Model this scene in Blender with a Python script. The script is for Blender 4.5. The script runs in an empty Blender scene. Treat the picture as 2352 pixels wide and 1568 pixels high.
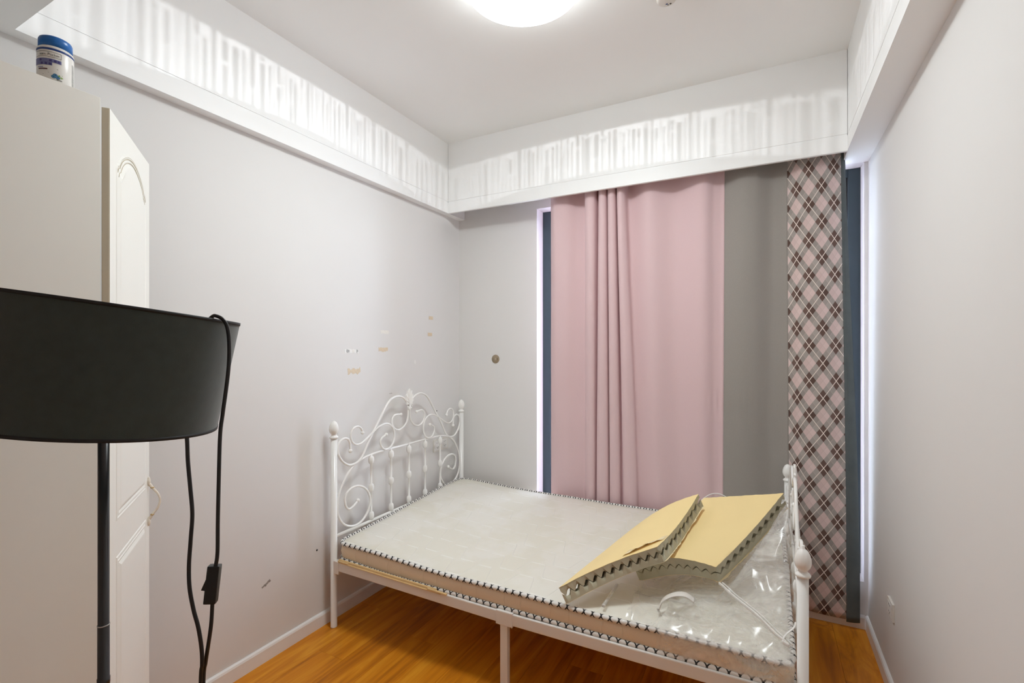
import bpy, bmesh, math, random
from mathutils import Vector, Matrix, noise
random.seed(7)
sc = bpy.context.scene
COL = sc.collection

# ------------------------------------------------------------------ camera, world, exposure
cam_d = bpy.data.cameras.new('camera')
cam_d.sensor_width = 36.0
cam_d.lens = 36.0 * 1111.0 / 2352.0
cam_d.shift_y = 15.0 / 2352.0
cam_d.clip_start = 0.02
cam = bpy.data.objects.new('camera', cam_d)
COL.objects.link(cam)
cam.location = (0, 0, 1.42)
cam.rotation_euler = (math.pi / 2, 0, math.atan(582 / 1111))
sc.camera = cam

world = bpy.data.worlds.new('overcast_sky')
sc.world = world
world.use_nodes = True
bgn = world.node_tree.nodes['Background']
bgn.inputs['Color'].default_value = (0.74, 0.80, 1.0, 1)
bgn.inputs['Strength'].default_value = 6.5

portal_d = bpy.data.lights.new('window_portal', 'AREA')
portal_d.shape = 'RECTANGLE'
portal_d.size, portal_d.size_y = 1.9, 2.2
portal_d.cycles.is_portal = True
portal = bpy.data.objects.new('window_portal', portal_d)
COL.objects.link(portal)
portal.location = (-0.465, 3.30, 1.3)
portal.rotation_euler = (-math.pi / 2, 0, 0)

sc.view_settings.view_transform = 'Standard'
sc.view_settings.look = 'None'
sc.view_settings.gamma = 1.0
sc.view_settings.use_curve_mapping = False
sc.view_settings.exposure = 1.13
sc.cycles.use_denoising = True
sc.cycles.max_bounces = 12
sc.cycles.diffuse_bounces = 8
sc.cycles.transparent_max_bounces = 16
sc.cycles.sample_clamp_indirect = 4.0
sc.cycles.use_light_tree = False
sc.cycles.use_adaptive_sampling = False

LAMP_EMIT = 21.0
HALO_EMIT = 30.0
LAMP_COL = (0.905, 0.968, 0.985)
SPARKLE_W = 9.0

# ------------------------------------------------------------------ room numbers (metres)
XL, XR = -2.016, 0.460
YB, YF = 3.0, -1.3
ZC, ZS = 2.848, 2.362          # tray ceiling, soffit underside
FX0, FX1, FY0, FY1 = -1.966, 0.347, 0.585, 2.790   # fascia planes


# ------------------------------------------------------------------ node helpers
def new_mat(name):
    m = bpy.data.materials.new(name)
    m.use_nodes = True
    nt = m.node_tree
    return m, nt, nt.nodes['Principled BSDF']


def N(nt, t, **kw):
    n = nt.nodes.new(t)
    for k, v in kw.items():
        setattr(n, k, v)
    return n


def math_n(nt, op, a, b=None, c=None):
    n = nt.nodes.new('ShaderNodeMath')
    n.operation = op
    for i, v in enumerate((a, b, c)):
        if v is None:
            continue
        if isinstance(v, (int, float)):
            n.inputs[i].default_value = v
        else:
            nt.links.new(v, n.inputs[i])
    return n.outputs[0]


def mix_c(nt, fac, a, b):
    n = nt.nodes.new('ShaderNodeMix')
    n.data_type = 'RGBA'
    for sock, v in ((n.inputs[0], fac), (n.inputs[6], a), (n.inputs[7], b)):
        if isinstance(v, (int, float)):
            sock.default_value = v
        elif isinstance(v, tuple):
            sock.default_value = v if len(v) == 4 else (*v, 1)
        else:
            nt.links.new(v, sock)
    return n.outputs[2]


def srgb(r, g, b):
    f = lambda c: (c / 255 / 12.92) if c / 255 <= 0.04045 else ((c / 255 + 0.055) / 1.055) ** 2.4
    return (f(r), f(g), f(b))


def simple(name, col, rough=0.5, metal=0.0, var=0.04, vscale=6.0, bump=0.0, bscale=200.0, spec=0.5, sheen=0.0):
    m, nt, p = new_mat(name)
    tc = N(nt, 'ShaderNodeTexCoord')
    no = N(nt, 'ShaderNodeTexNoise')
    no.inputs['Scale'].default_value = vscale
    no.inputs['Detail'].default_value = 4
    nt.links.new(tc.outputs['Object'], no.inputs['Vector'])
    lo = tuple(c * (1 - var) for c in col)
    hi = tuple(min(1, c * (1 + var)) for c in col)
    nt.links.new(mix_c(nt, no.outputs['Fac'], lo, hi), p.inputs['Base Color'])
    p.inputs['Roughness'].default_value = rough
    p.inputs['Metallic'].default_value = metal
    p.inputs['Specular IOR Level'].default_value = spec
    if sheen:
        p.inputs['Sheen Weight'].default_value = sheen
    if bump:
        n2 = N(nt, 'ShaderNodeTexNoise')
        n2.inputs['Scale'].default_value = bscale
        nt.links.new(tc.outputs['Object'], n2.inputs['Vector'])
        b = N(nt, 'ShaderNodeBump')
        b.inputs['Strength'].default_value = bump
        b.inputs['Distance'].default_value = 0.001
        nt.links.new(n2.outputs['Fac'], b.inputs['Height'])
        nt.links.new(b.outputs['Normal'], p.inputs['Normal'])
    return m


M = {}
M['wall'] = simple('wall_paint', (0.752, 0.742, 0.728), 0.85, var=0.015, vscale=2.0, bump=0.08, bscale=260, spec=0.2)
M['ceiling'] = simple('ceiling_paint', (0.925, 0.935, 0.925), 0.9, var=0.01, vscale=2.0, spec=0.2)
M['fascia'] = simple('fascia_gloss_paint', (0.90, 0.905, 0.90), 0.45, var=0.01, vscale=3.0, spec=0.4)
M['baseboard'] = simple('baseboard_white', (0.84, 0.83, 0.81), 0.35, var=0.03, vscale=8)
M['bed_white'] = simple('bed_white_enamel', (0.88, 0.875, 0.85), 0.22, var=0.015, vscale=12)
M['rail_white'] = simple('rail_warm_white_enamel', (0.80, 0.775, 0.74), 0.3, var=0.02, vscale=10)
M['cabinet'] = simple('wardrobe_side_laminate', (0.80, 0.79, 0.735), 0.5, var=0.02, vscale=5)
M['cab_door'] = simple('wardrobe_door_cream', (0.88, 0.875, 0.82), 0.35, var=0.015, vscale=5)
M['cab_edge'] = simple('wardrobe_edge_band', (0.80, 0.77, 0.62), 0.45, var=0.03)
M['handle'] = simple('handle_antique_cream', (0.78, 0.72, 0.62), 0.3, var=0.12, vscale=60)
M['antique'] = simple('antique_glaze_line', (0.52, 0.46, 0.34), 0.5, var=0.1)
M['brass'] = simple('handle_gilding', (0.50, 0.36, 0.17), 0.35, metal=0.6, var=0.15, vscale=80)
M['shade'] = simple('lamp_shade_black_fabric', (0.031, 0.045, 0.040), 0.75, var=0.25, vscale=60, bump=0.3, bscale=900, sheen=0.3)
M['shade_trim'] = simple('lamp_shade_trim', (0.008, 0.008, 0.009), 0.6)
M['black_metal'] = simple('lamp_pole_black', (0.022, 0.021, 0.022), 0.28, spec=0.6)
M['black_plastic'] = simple('black_plastic', (0.010, 0.010, 0.011), 0.35)
M['white_plastic'] = simple('white_plastic', (0.80, 0.79, 0.77), 0.35, var=0.01)
M['cream_plastic'] = simple('cream_plastic', (0.74, 0.71, 0.66), 0.35, var=0.01)
M['dark_hole'] = simple('dark_hole', (0.02, 0.018, 0.016), 0.7)
M['frame'] = simple('window_frame_blue_grey', (0.036, 0.058, 0.072), 0.5, var=0.1, vscale=20)
M['foam'] = simple('foam_olive_grey', (0.52, 0.495, 0.37), 0.95, var=0.08, vscale=30, bump=0.25, bscale=500, spec=0.1)
M['backing'] = simple('foam_yellow_release_paper', (0.89, 0.70, 0.35), 0.6, var=0.03, vscale=12, spec=0.25)
M['backing_under'] = simple('backing_paper_pale', (0.88, 0.74, 0.46), 0.55, var=0.03, vscale=12)
M['bamboo'] = simple('bamboo_strip', (0.74, 0.53, 0.27), 0.45, var=0.12, vscale=25)
M['tape'] = simple('aged_yellow_tape', (0.70, 0.58, 0.42), 0.5, var=0.15, vscale=90)
M['tape_pale'] = simple('pale_peeled_paint', (0.82, 0.80, 0.75), 0.7, var=0.1, vscale=90)
M['chip_white'] = simple('bare_plaster', (0.86, 0.86, 0.84), 0.85, var=0.06, vscale=120)
M['chip_grey'] = simple('scuffed_plaster', (0.30, 0.27, 0.25), 0.85, var=0.5, vscale=140)
M['disc_brown'] = simple('brown_wall_disc', (0.30, 0.235, 0.155), 0.5, var=0.1, vscale=40)
M['disc_pale'] = simple('disc_pale_centre', (0.42, 0.34, 0.25), 0.5)
M['disc_dark'] = simple('disc_dark_slot', (0.15, 0.11, 0.07), 0.5)
M['lid_blue'] = simple('bottle_lid_blue', (0.012, 0.14, 0.46), 0.3, var=0.05)
M['bottle_white'] = simple('bottle_white', (0.80, 0.78, 0.74), 0.3, var=0.01)
M['ink_navy'] = simple('ink_navy', (0.012, 0.05, 0.22), 0.4)
M['ink_dark'] = simple('ink_dark', (0.05, 0.045, 0.035), 0.5)
M['ink_violet'] = simple('ink_violet', (0.17, 0.18, 0.36), 0.5, var=0.3, vscale=300)
M['ink_violet_dark'] = simple('ink_violet_dark', (0.06, 0.05, 0.19), 0.5)
M['ink_maroon'] = simple('ink_maroon', (0.09, 0.03, 0.04), 0.5)
M['berry'] = simple('berry_blue', (0.06, 0.20, 0.36), 0.5, var=0.2, vscale=200)
M['berry_dark'] = simple('berry_dark', (0.012, 0.035, 0.07), 0.5)
M['leaf'] = simple('berry_leaf_green', (0.20, 0.36, 0.06), 0.5, var=0.2, vscale=200)
M['bar_grey'] = simple('barcode_grey', (0.42, 0.42, 0.41), 0.5)
M['sill'] = simple('reveal_plaster', (0.80, 0.79, 0.80), 0.8, var=0.02)
M['bag_band'] = simple('opaque_white_plastic_band', (0.86, 0.85, 0.82), 0.3, var=0.02)
M['lining'] = simple('curtain_lining_slate', (0.115, 0.130, 0.130), 0.9, var=0.18, vscale=14, spec=0.1)


def emission_mat(name, col, s):
    m = bpy.data.materials.new(name)
    m.use_nodes = True
    nt = m.node_tree
    nt.nodes.clear()
    e = N(nt, 'ShaderNodeEmission')
    e.inputs['Color'].default_value = (*col, 1)
    e.inputs['Strength'].default_value = s
    o = N(nt, 'ShaderNodeOutputMaterial')
    nt.links.new(e.outputs[0], o.inputs[0])
    return m


M['diffuser'] = emission_mat('lamp_diffuser_lit', LAMP_COL, 2.5)
M['diffuser'].cycles.emission_sampling = 'NONE'
M['halo'] = emission_mat('lamp_halo_band_lit', LAMP_COL, HALO_EMIT)


def glass_mat():
    m = bpy.data.materials.new('window_glass')
    m.use_nodes = True
    nt = m.node_tree
    nt.nodes.clear()
    t = N(nt, 'ShaderNodeBsdfTransparent')
    t.inputs[0].default_value = (0.92, 0.95, 0.95, 1)
    g = N(nt, 'ShaderNodeBsdfGlossy')
    g.inputs['Roughness'].default_value = 0.02
    lw = N(nt, 'ShaderNodeFresnel')
    lw.inputs[0].default_value = 1.45
    mx = N(nt, 'ShaderNodeMixShader')
    nt.links.new(lw.outputs[0], mx.inputs[0])
    nt.links.new(t.outputs[0], mx.inputs[1])
    nt.links.new(g.outputs[0], mx.inputs[2])
    o = N(nt, 'ShaderNodeOutputMaterial')
    nt.links.new(mx.outputs[0], o.inputs[0])
    return m


M['glass'] = glass_mat()


def film_mat(name, dens_lo, dens_hi, scale):
    """thin clear polythene: mostly see-through, milky where the sheet is doubled or creased"""
    m = bpy.data.materials.new(name)
    m.use_nodes = True
    nt = m.node_tree
    nt.nodes.clear()
    tc = N(nt, 'ShaderNodeTexCoord')
    mp = N(nt, 'ShaderNodeMapping')
    mp.inputs['Rotation'].default_value = (0.3, 0.2, 0.6)
    mp.inputs['Scale'].default_value = (1.0, 2.6, 1.0)
    nt.links.new(tc.outputs['Object'], mp.inputs[0])
    n1 = N(nt, 'ShaderNodeTexNoise')
    n1.inputs['Scale'].default_value = scale
    n1.inputs['Detail'].default_value = 6
    n1.inputs['Roughness'].default_value = 0.62
    n1.inputs['Distortion'].default_value = 1.2
    nt.links.new(mp.outputs[0], n1.inputs['Vector'])
    mr = N(nt, 'ShaderNodeMapRange')
    mr.inputs[1].default_value = 0.36
    mr.inputs[2].default_value = 0.68
    mr.inputs[3].default_value = dens_lo
    mr.inputs[4].default_value = dens_hi
    nt.links.new(n1.outputs['Fac'], mr.inputs[0])
    tr = N(nt, 'ShaderNodeBsdfTransparent')
    df = N(nt, 'ShaderNodeBsdfDiffuse')
    df.inputs[0].default_value = (0.95, 0.935, 0.90, 1)
    tl = N(nt, 'ShaderNodeBsdfTranslucent')
    tl.inputs[0].default_value = (0.95, 0.935, 0.90, 1)
    a = N(nt, 'ShaderNodeMixShader')
    a.inputs[0].default_value = 0.4
    nt.links.new(df.outputs[0], a.inputs[1])
    nt.links.new(tl.outputs[0], a.inputs[2])
    b = N(nt, 'ShaderNodeMixShader')
    nt.links.new(mr.outputs[0], b.inputs[0])
    nt.links.new(tr.outputs[0], b.inputs[1])
    nt.links.new(a.outputs[0], b.inputs[2])
    gl = N(nt, 'ShaderNodeBsdfGlossy')
    gl.inputs['Roughness'].default_value = 0.2
    fr = N(nt, 'ShaderNodeLayerWeight')
    fac = math_n(nt, 'ADD', math_n(nt, 'MULTIPLY', math_n(nt, 'POWER', fr.outputs['Facing'], 3.0), 0.35), 0.035)
    c = N(nt, 'ShaderNodeMixShader')
    nt.links.new(fac, c.inputs[0])
    nt.links.new(b.outputs[0], c.inputs[1])
    nt.links.new(gl.outputs[0], c.inputs[2])
    o = N(nt, 'ShaderNodeOutputMaterial')
    nt.links.new(c.outputs[0], o.inputs[0])
    return m


M['film'] = film_mat('clear_polythene_film', 0.12, 0.55, 6.0)
M['film_inner'] = film_mat('clear_polythene_film_inner', 0.02, 0.28, 9.0)
M['tube_clear'] = film_mat('clear_plastic_tube', 0.35, 0.55, 30.0)


def wood_mat():
    m, nt, p = new_mat('laminate_oak_plank')
    tc = N(nt, 'ShaderNodeTexCoord')
    oi = N(nt, 'ShaderNodeObjectInfo')
    off = N(nt, 'ShaderNodeVectorMath', operation='SCALE')
    off.inputs[0].default_value = (7.3, 13.1, 3.7)
    nt.links.new(oi.outputs['Random'], off.inputs['Scale'])
    add = N(nt, 'ShaderNodeVectorMath', operation='ADD')
    nt.links.new(tc.outputs['Object'], add.inputs[0])
    nt.links.new(off.outputs[0], add.inputs[1])
    mp = N(nt, 'ShaderNodeMapping')
    mp.inputs['Scale'].default_value = (11.0, 1.1, 1.0)
    nt.links.new(add.outputs[0], mp.inputs[0])
    n1 = N(nt, 'ShaderNodeTexNoise')
    n1.inputs['Scale'].default_value = 1.5
    n1.inputs['Detail'].default_value = 6
    n1.inputs['Roughness'].default_value = 0.6
    n1.inputs['Distortion'].default_value = 0.9
    nt.links.new(mp.outputs[0], n1.inputs['Vector'])
    mp2 = N(nt, 'ShaderNodeMapping')
    mp2.inputs['Scale'].default_value = (70.0, 2.6, 1.0)
    nt.links.new(add.outputs[0], mp2.inputs[0])
    n2 = N(nt, 'ShaderNodeTexNoise')
    n2.inputs['Scale'].default_value = 1.0
    n2.inputs['Detail'].default_value = 3
    nt.links.new(mp2.outputs[0], n2.inputs['Vector'])
    cr = N(nt, 'ShaderNodeValToRGB')
    e = cr.color_ramp.elements
    e[0].position, e[0].color = 0.28, (0.32, 0.090, 0.006, 1)
    e[1].position, e[1].color = 0.74, (0.82, 0.37, 0.030, 1)
    k = cr.color_ramp.elements.new(0.5)
    k.color = (0.62, 0.215, 0.010, 1)
    s = math_n(nt, 'ADD', math_n(nt, 'MULTIPLY', n1.outputs['Fac'], 0.8), math_n(nt, 'MULTIPLY', n2.outputs['Fac'], 0.2))
    s = math_n(nt, 'ADD', s, math_n(nt, 'MULTIPLY', math_n(nt, 'SUBTRACT', oi.outputs['Random'], 0.5), 0.10))
    nt.links.new(s, cr.inputs[0])
    nt.links.new(cr.outputs[0], p.inputs['Base Color'])
    p.inputs['Roughness'].default_value = 0.36
    p.inputs['Specular IOR Level'].default_value = 0.3
    b = N(nt, 'ShaderNodeBump')
    b.inputs['Strength'].default_value = 0.15
    b.inputs['Distance'].default_value = 0.001
    nt.links.new(n2.outputs['Fac'], b.inputs['Height'])
    nt.links.new(b.outputs[0], p.inputs['Normal'])
    return m


M['wood'] = wood_mat()
M['subfloor'] = simple('subfloor', (0.06, 0.03, 0.012), 0.8)


def cloth_mat(name, col, var=0.06):
    m, nt, p = new_mat(name)
    tc = N(nt, 'ShaderNodeTexCoord')
    mp = N(nt, 'ShaderNodeMapping')
    mp.inputs['Scale'].default_value = (900, 900, 260)
    nt.links.new(tc.outputs['Object'], mp.inputs[0])
    n1 = N(nt, 'ShaderNodeTexNoise')
    n1.inputs['Scale'].default_value = 1.0
    n1.inputs['Detail'].default_value = 2
    nt.links.new(mp.outputs[0], n1.inputs['Vector'])
    nt.links.new(mix_c(nt, n1.outputs['Fac'], tuple(c * (1 - var) for c in col), tuple(min(1, c * (1 + var)) for c in col)), p.inputs['Base Color'])
    p.inputs['Roughness'].default_value = 0.9
    p.inputs['Specular IOR Level'].default_value = 0.15
    p.inputs['Sheen Weight'].default_value = 0.15
    b = N(nt, 'ShaderNodeBump')
    b.inputs['Strength'].default_value = 0.12
    b.inputs['Distance'].default_value = 0.001
    nt.links.new(n1.outputs['Fac'], b.inputs['Height'])
    nt.links.new(b.outputs[0], p.inputs['Normal'])
    return m


M['pink'] = cloth_mat('curtain_dusty_pink', (0.72, 0.53, 0.545))
M['grey'] = cloth_mat('curtain_warm_grey', (0.33, 0.305, 0.28), 0.14)


def argyle_mat():
    m, nt, p = new_mat('curtain_argyle_print')
    uv = N(nt, 'ShaderNodeUVMap')
    uv.uv_map = 'UVMap'
    sp = N(nt, 'ShaderNodeSeparateXYZ')
    nt.links.new(uv.outputs[0], sp.inputs[0])
    P = math_n(nt, 'DIVIDE', sp.outputs[0], 0.0545)
    Q = math_n(nt, 'DIVIDE', sp.outputs[1], 0.0895)
    A = math_n(nt, 'ADD', P, Q)
    B = math_n(nt, 'SUBTRACT', P, Q)
    fa = math_n(nt, 'FLOOR', math_n(nt, 'ADD', A, 0.5))
    fb = math_n(nt, 'FLOOR', math_n(nt, 'ADD', B, 0.5))
    pa = math_n(nt, 'FLOORED_MODULO', fa, 2.0)
    pb = math_n(nt, 'FLOORED_MODULO', fb, 2.0)
    odd = math_n(nt, 'MULTIPLY', pa, pb)                     # pink diamonds
    even = math_n(nt, 'MULTIPLY', math_n(nt, 'SUBTRACT', 1.0, pa), math_n(nt, 'SUBTRACT', 1.0, pb))  # brown diamonds
    # grey ground with tone steps by half cell
    ha = math_n(nt, 'FLOORED_MODULO', math_n(nt, 'FLOOR', math_n(nt, 'MULTIPLY', A, 1.0)), 2.0)
    hb = math_n(nt, 'FLOORED_MODULO', math_n(nt, 'FLOOR', math_n(nt, 'MULTIPLY', B, 1.0)), 2.0)
    tone = math_n(nt, 'MULTIPLY', math_n(nt, 'ADD', ha, hb), 0.5)
    ground = mix_c(nt, tone, (0.34, 0.305, 0.28), (0.43, 0.385, 0.355))
    brown = mix_c(nt, tone, (0.125, 0.078, 0.066), (0.175, 0.115, 0.098))
    pink = mix_c(nt, tone, (0.66, 0.51, 0.49), (0.73, 0.58, 0.555))
    c = mix_c(nt, even, ground, brown)
    c = mix_c(nt, odd, c, pink)

    def line(v, period, w, phase):
        t = math_n(nt, 'FLOORED_MODULO', math_n(nt, 'ADD', v, phase), period)
        t = math_n(nt, 'ABSOLUTE', math_n(nt, 'SUBTRACT', t, period / 2))
        return math_n(nt, 'LESS_THAN', t, w)
    l1 = math_n(nt, 'MAXIMUM', line(A, 2.0, 0.035, 1.0), line(B, 2.0, 0.035, 1.0))
    l2 = math_n(nt, 'MAXIMUM', line(A, 2.0, 0.028, 0.0), line(B, 2.0, 0.028, 0.0))
    c = mix_c(nt, math_n(nt, 'MULTIPLY', l2, 0.45), c, (0.56, 0.45, 0.42))
    c = mix_c(nt, l1, c, (0.82, 0.74, 0.68))
    nt.links.new(c, p.inputs['Base Color'])
    p.inputs['Roughness'].default_value = 0.9
    p.inputs['Specular IOR Level'].default_value = 0.15
    return m


M['argyle'] = argyle_mat()


def mattress_mat():
    m, nt, p = new_mat('mattress_quilted_damask')
    tc = N(nt, 'ShaderNodeTexCoord')
    sp = N(nt, 'ShaderNodeSeparateXYZ')
    nt.links.new(tc.outputs['Object'], sp.inputs[0])
    geo = N(nt, 'ShaderNodeNewGeometry')
    # embossed zigzag quilting: lines across the bed that step sideways
    def zig(u, v, pitch, step, per):
        t = math_n(nt, 'PINGPONG', math_n(nt, 'DIVIDE', u, per), 1.0)
        sm = N(nt, 'ShaderNodeMapRange')
        sm.interpolation_type = 'SMOOTHSTEP'
        nt.links.new(t, sm.inputs[0])
        sm.inputs[1].default_value = 0.30
        sm.inputs[2].default_value = 0.70
        sm.inputs[3].default_value = 0.0
        sm.inputs[4].default_value = step
        w = math_n(nt, 'ADD', v, sm.outputs[0])
        w = math_n(nt, 'FLOORED_MODULO', w, pitch)
        return math_n(nt, 'ABSOLUTE', math_n(nt, 'SUBTRACT', w, pitch / 2))
    d1 = zig(sp.outputs[0], sp.outputs[1], 0.125, 0.11, 0.105)
    r1 = N(nt, 'ShaderNodeMapRange')
    r1.interpolation_type = 'SMOOTHSTEP'
    nt.links.new(d1, r1.inputs[0])
    r1.inputs[1].default_value = 0.0
    r1.inputs[2].default_value = 0.0075
    r1.inputs[3].default_value = 0.0
    r1.inputs[4].default_value = 1.0
    no = N(nt, 'ShaderNodeTexNoise')
    no.inputs['Scale'].default_value = 5.0
    no.inputs['Detail'].default_value = 5
    nt.links.new(tc.outputs['Object'], no.inputs['Vector'])
    # damask blotches, sheen differs from the ground
    bl = N(nt, 'ShaderNodeMapRange')
    nt.links.new(no.outputs['Fac'], bl.inputs[0])
    bl.inputs[1].default_value = 0.45
    bl.inputs[2].default_value = 0.56
    base = mix_c(nt, bl.outputs[0], (0.76, 0.73, 0.635), (0.79, 0.765, 0.69))
    base = mix_c(nt, math_n(nt, 'MULTIPLY', math_n(nt, 'SUBTRACT', 1.0, r1.outputs[0]), 0.7), base, (0.90, 0.885, 0.83))   # quilting lines painted lighter to offset the dark bump shading
    # side border fabric is a plain beige
    nz = N(nt, 'ShaderNodeSeparateXYZ')
    nt.links.new(geo.outputs['Normal'], nz.inputs[0])
    side = math_n(nt, 'LESS_THAN', nz.outputs[2], 0.55)
    base = mix_c(nt, side, base, (0.80, 0.67, 0.50))
    nt.links.new(base, p.inputs['Base Color'])
    rough = math_n(nt, 'SUBTRACT', 0.62, math_n(nt, 'MULTIPLY', bl.outputs[0], 0.14))
    nt.links.new(rough, p.inputs['Roughness'])
    h = math_n(nt, 'ADD', math_n(nt, 'MULTIPLY', r1.outputs[0], -1.0), math_n(nt, 'MULTIPLY', no.outputs['Fac'], 0.10))
    b = N(nt, 'ShaderNodeBump')
    b.inputs['Strength'].default_value = 0.5
    b.inputs['Distance'].default_value = 0.003
    nt.links.new(h, b.inputs['Height'])
    nt.links.new(b.outputs[0], p.inputs['Normal'])
    return m


M['mattress'] = mattress_mat()


def piping_mat():
    m, nt, p = new_mat('mattress_edge_tape_black_crosses')
    uv = N(nt, 'ShaderNodeUVMap')
    uv.uv_map = 'UVMap'
    sp = N(nt, 'ShaderNodeSeparateXYZ')
    nt.links.new(uv.outputs[0], sp.inputs[0])
    u = math_n(nt, 'FLOORED_MODULO', math_n(nt, 'DIVIDE', sp.outputs[0], 0.034), 1.0)
    u = math_n(nt, 'ABSOLUTE', math_n(nt, 'SUBTRACT', u, 0.5))              # 0 at the cross
    v = math_n(nt, 'FLOORED_MODULO', math_n(nt, 'MULTIPLY', sp.outputs[1], 2.0), 1.0)
    v = math_n(nt, 'ABSOLUTE', math_n(nt, 'SUBTRACT', v, 0.5))              # 0 along the ridge
    vv = math_n(nt, 'ADD', math_n(nt, 'POWER', v, 1.5), 0.0)
    d = math_n(nt, 'ABSOLUTE', math_n(nt, 'SUBTRACT', u, math_n(nt, 'MULTIPLY', vv, 0.78)))
    x = math_n(nt, 'LESS_THAN', d, 0.092)
    no = N(nt, 'ShaderNodeTexNoise')
    no.inputs['Scale'].default_value = 300
    tc = N(nt, 'ShaderNodeTexCoord')
    nt.links.new(tc.outputs['Object'], no.inputs['Vector'])
    white = mix_c(nt, no.outputs['Fac'], (0.70, 0.68, 0.64), (0.84, 0.82, 0.79))
    nt.links.new(mix_c(nt, x, white, (0.012, 0.012, 0.012)), p.inputs['Base Color'])
    p.inputs['Roughness'].default_value = 0.6
    return m


M['piping'] = piping_mat()


# ------------------------------------------------------------------ object helpers
def link(name, me, mat=None, parent=None, smooth=False, loc=None, rot=None):
    o = bpy.data.objects.new(name, me)
    COL.objects.link(o)
    if mat is not None:
        for mm in (mat if isinstance(mat, (list, tuple)) else [mat]):
            me.materials.append(mm)
    if parent is not None:
        o.parent = parent
    if loc is not None:
        o.location = loc
    if rot is not None:
        o.rotation_euler = rot
    if smooth:
        me.polygons.foreach_set('use_smooth', [True] * len(me.polygons))
        me.update()
    return o


def tag(o, label=None, cat=None, group=None, kind=None):
    if label:
        o['label'] = label
    if cat:
        o['category'] = cat
    if group:
        o['group'] = group
    if kind:
        o['kind'] = kind
    return o


def empty(name, loc=(0, 0, 0), rot=(0, 0, 0)):
    o = bpy.data.objects.new(name, None)
    o.empty_display_size = 0.1
    COL.objects.link(o)
    o.location = loc
    o.rotation_euler = rot
    return o


def mesh(name, verts, faces):
    me = bpy.data.meshes.new(name)
    me.from_pydata([tuple(v) for v in verts], [], faces)
    me.update()
    return me


def bm_mesh(bm, name):
    me = bpy.data.meshes.new(name)
    bmesh.ops.recalc_face_normals(bm, faces=bm.faces)
    bm.to_mesh(me)
    bm.free()
    return me


def add_box(bm, x0, x1, y0, y1, z0, z1, bev=0.0, mtx=None):
    vs = [bm.verts.new((x, y, z)) for x in (x0, x1) for y in (y0, y1) for z in (z0, z1)]
    fs = [(0, 1, 3, 2), (4, 6, 7, 5), (0, 4, 5, 1), (2, 3, 7, 6), (0, 2, 6, 4), (1, 5, 7, 3)]
    faces = [bm.faces.new([vs[i] for i in f]) for f in fs]
    if bev:
        es = list({e for f in faces for e in f.edges})
        r = bmesh.ops.bevel(bm, geom=es, offset=bev, segments=2, affect='EDGES', profile=0.7)
        vs = list({v for f in r['faces'] for v in f.verts} | {v for v in vs if v.is_valid})
    if mtx is not None:
        bmesh.ops.transform(bm, matrix=mtx, verts=vs)
    return vs


def box(name, x0, x1, y0, y1, z0, z1, mat, parent=None, bev=0.0):
    bm = bmesh.new()
    add_box(bm, x0, x1, y0, y1, z0, z1, bev)
    return link(name, bm_mesh(bm, name), mat, parent)


def boxes(name, lst, mat, parent=None, bev=0.0):
    bm = bmesh.new()
    for b in lst:
        add_box(bm, *b, bev)
    return link(name, bm_mesh(bm, name), mat, parent)


def catmull(pts, n=8, closed=False):
    P = [Vector(p) for p in pts]
    out = []
    L = len(P)
    segs = L if closed else L - 1
    for i in range(segs):
        p1, p2 = P[i % L], P[(i + 1) % L]
        p0 = P[(i - 1) % L] if closed or i > 0 else p1 * 2 - p2
        p3 = P[(i + 2) % L] if closed or i + 2 < L else p2 * 2 - p1
        for k in range(n):
            t = k / n
            out.append(0.5 * ((2 * p1) + (p2 - p0) * t + (2 * p0 - 5 * p1 + 4 * p2 - p3) * t * t + (3 * p1 - p0 - 3 * p2 + p3) * t ** 3))
    if not closed:
        out.append(P[-1].copy())
    return out


def tube_data(pts, r, seg=8, closed=False, flat=1.0, up=None):
    """sweep; r is a number or one per point. returns verts, faces, uv per loop"""
    P = [Vector(p) for p in pts]
    n = len(P)
    rr = r if isinstance(r, (list, tuple)) else [r] * n
    tang = []
    for i in range(n):
        a = P[(i - 1) % n] if closed or i > 0 else P[i]
        b = P[(i + 1) % n] if closed or i < n - 1 else P[i]
        t = (b - a)
        tang.append(t.normalized() if t.length > 1e-9 else Vector((0, 0, 1)))
    ref = Vector(up) if up is not None else (Vector((0, 0, 1)) if abs(tang[0].z) < 0.9 else Vector((1, 0, 0)))
    nrm = (ref - tang[0] * ref.dot(tang[0])).normalized()
    verts, cum = [], [0.0]
    for i in range(n):
        if i:
            nrm = (nrm - tang[i] * nrm.dot(tang[i]))
            nrm = nrm.normalized() if nrm.length > 1e-6 else Vector((1, 0, 0))
            cum.append(cum[-1] + (P[i] - P[i - 1]).length)
        if up is not None:
            nrm = (ref - tang[i] * ref.dot(tang[i])).normalized()
        bi = tang[i].cross(nrm)
        for k in range(seg):
            a = 2 * math.pi * k / seg
            verts.append(P[i] + nrm * (math.cos(a) * rr[i]) + bi * (math.sin(a) * rr[i] * flat))
    total = cum[-1] + (P[0] - P[-1]).length
    faces, uvs = [], []
    for i in range(n if closed else n - 1):
        j = (i + 1) % n
        u0, u1 = cum[i], (cum[j] if j else total)
        for k in range(seg):
            k2 = (k + 1) % seg
            faces.append((i * seg + k, i * seg + k2, j * seg + k2, j * seg + k))
            uvs += [(u0, k / seg), (u0, (k + 1) / seg), (u1, (k + 1) / seg), (u1, k / seg)]
    if not closed:
        faces.append(tuple(range(seg - 1, -1, -1)))
        uvs += [(0, 0)] * seg
        faces.append(tuple((n - 1) * seg + k for k in range(seg)))
        uvs += [(0, 0)] * seg
    return verts, faces, uvs


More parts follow.
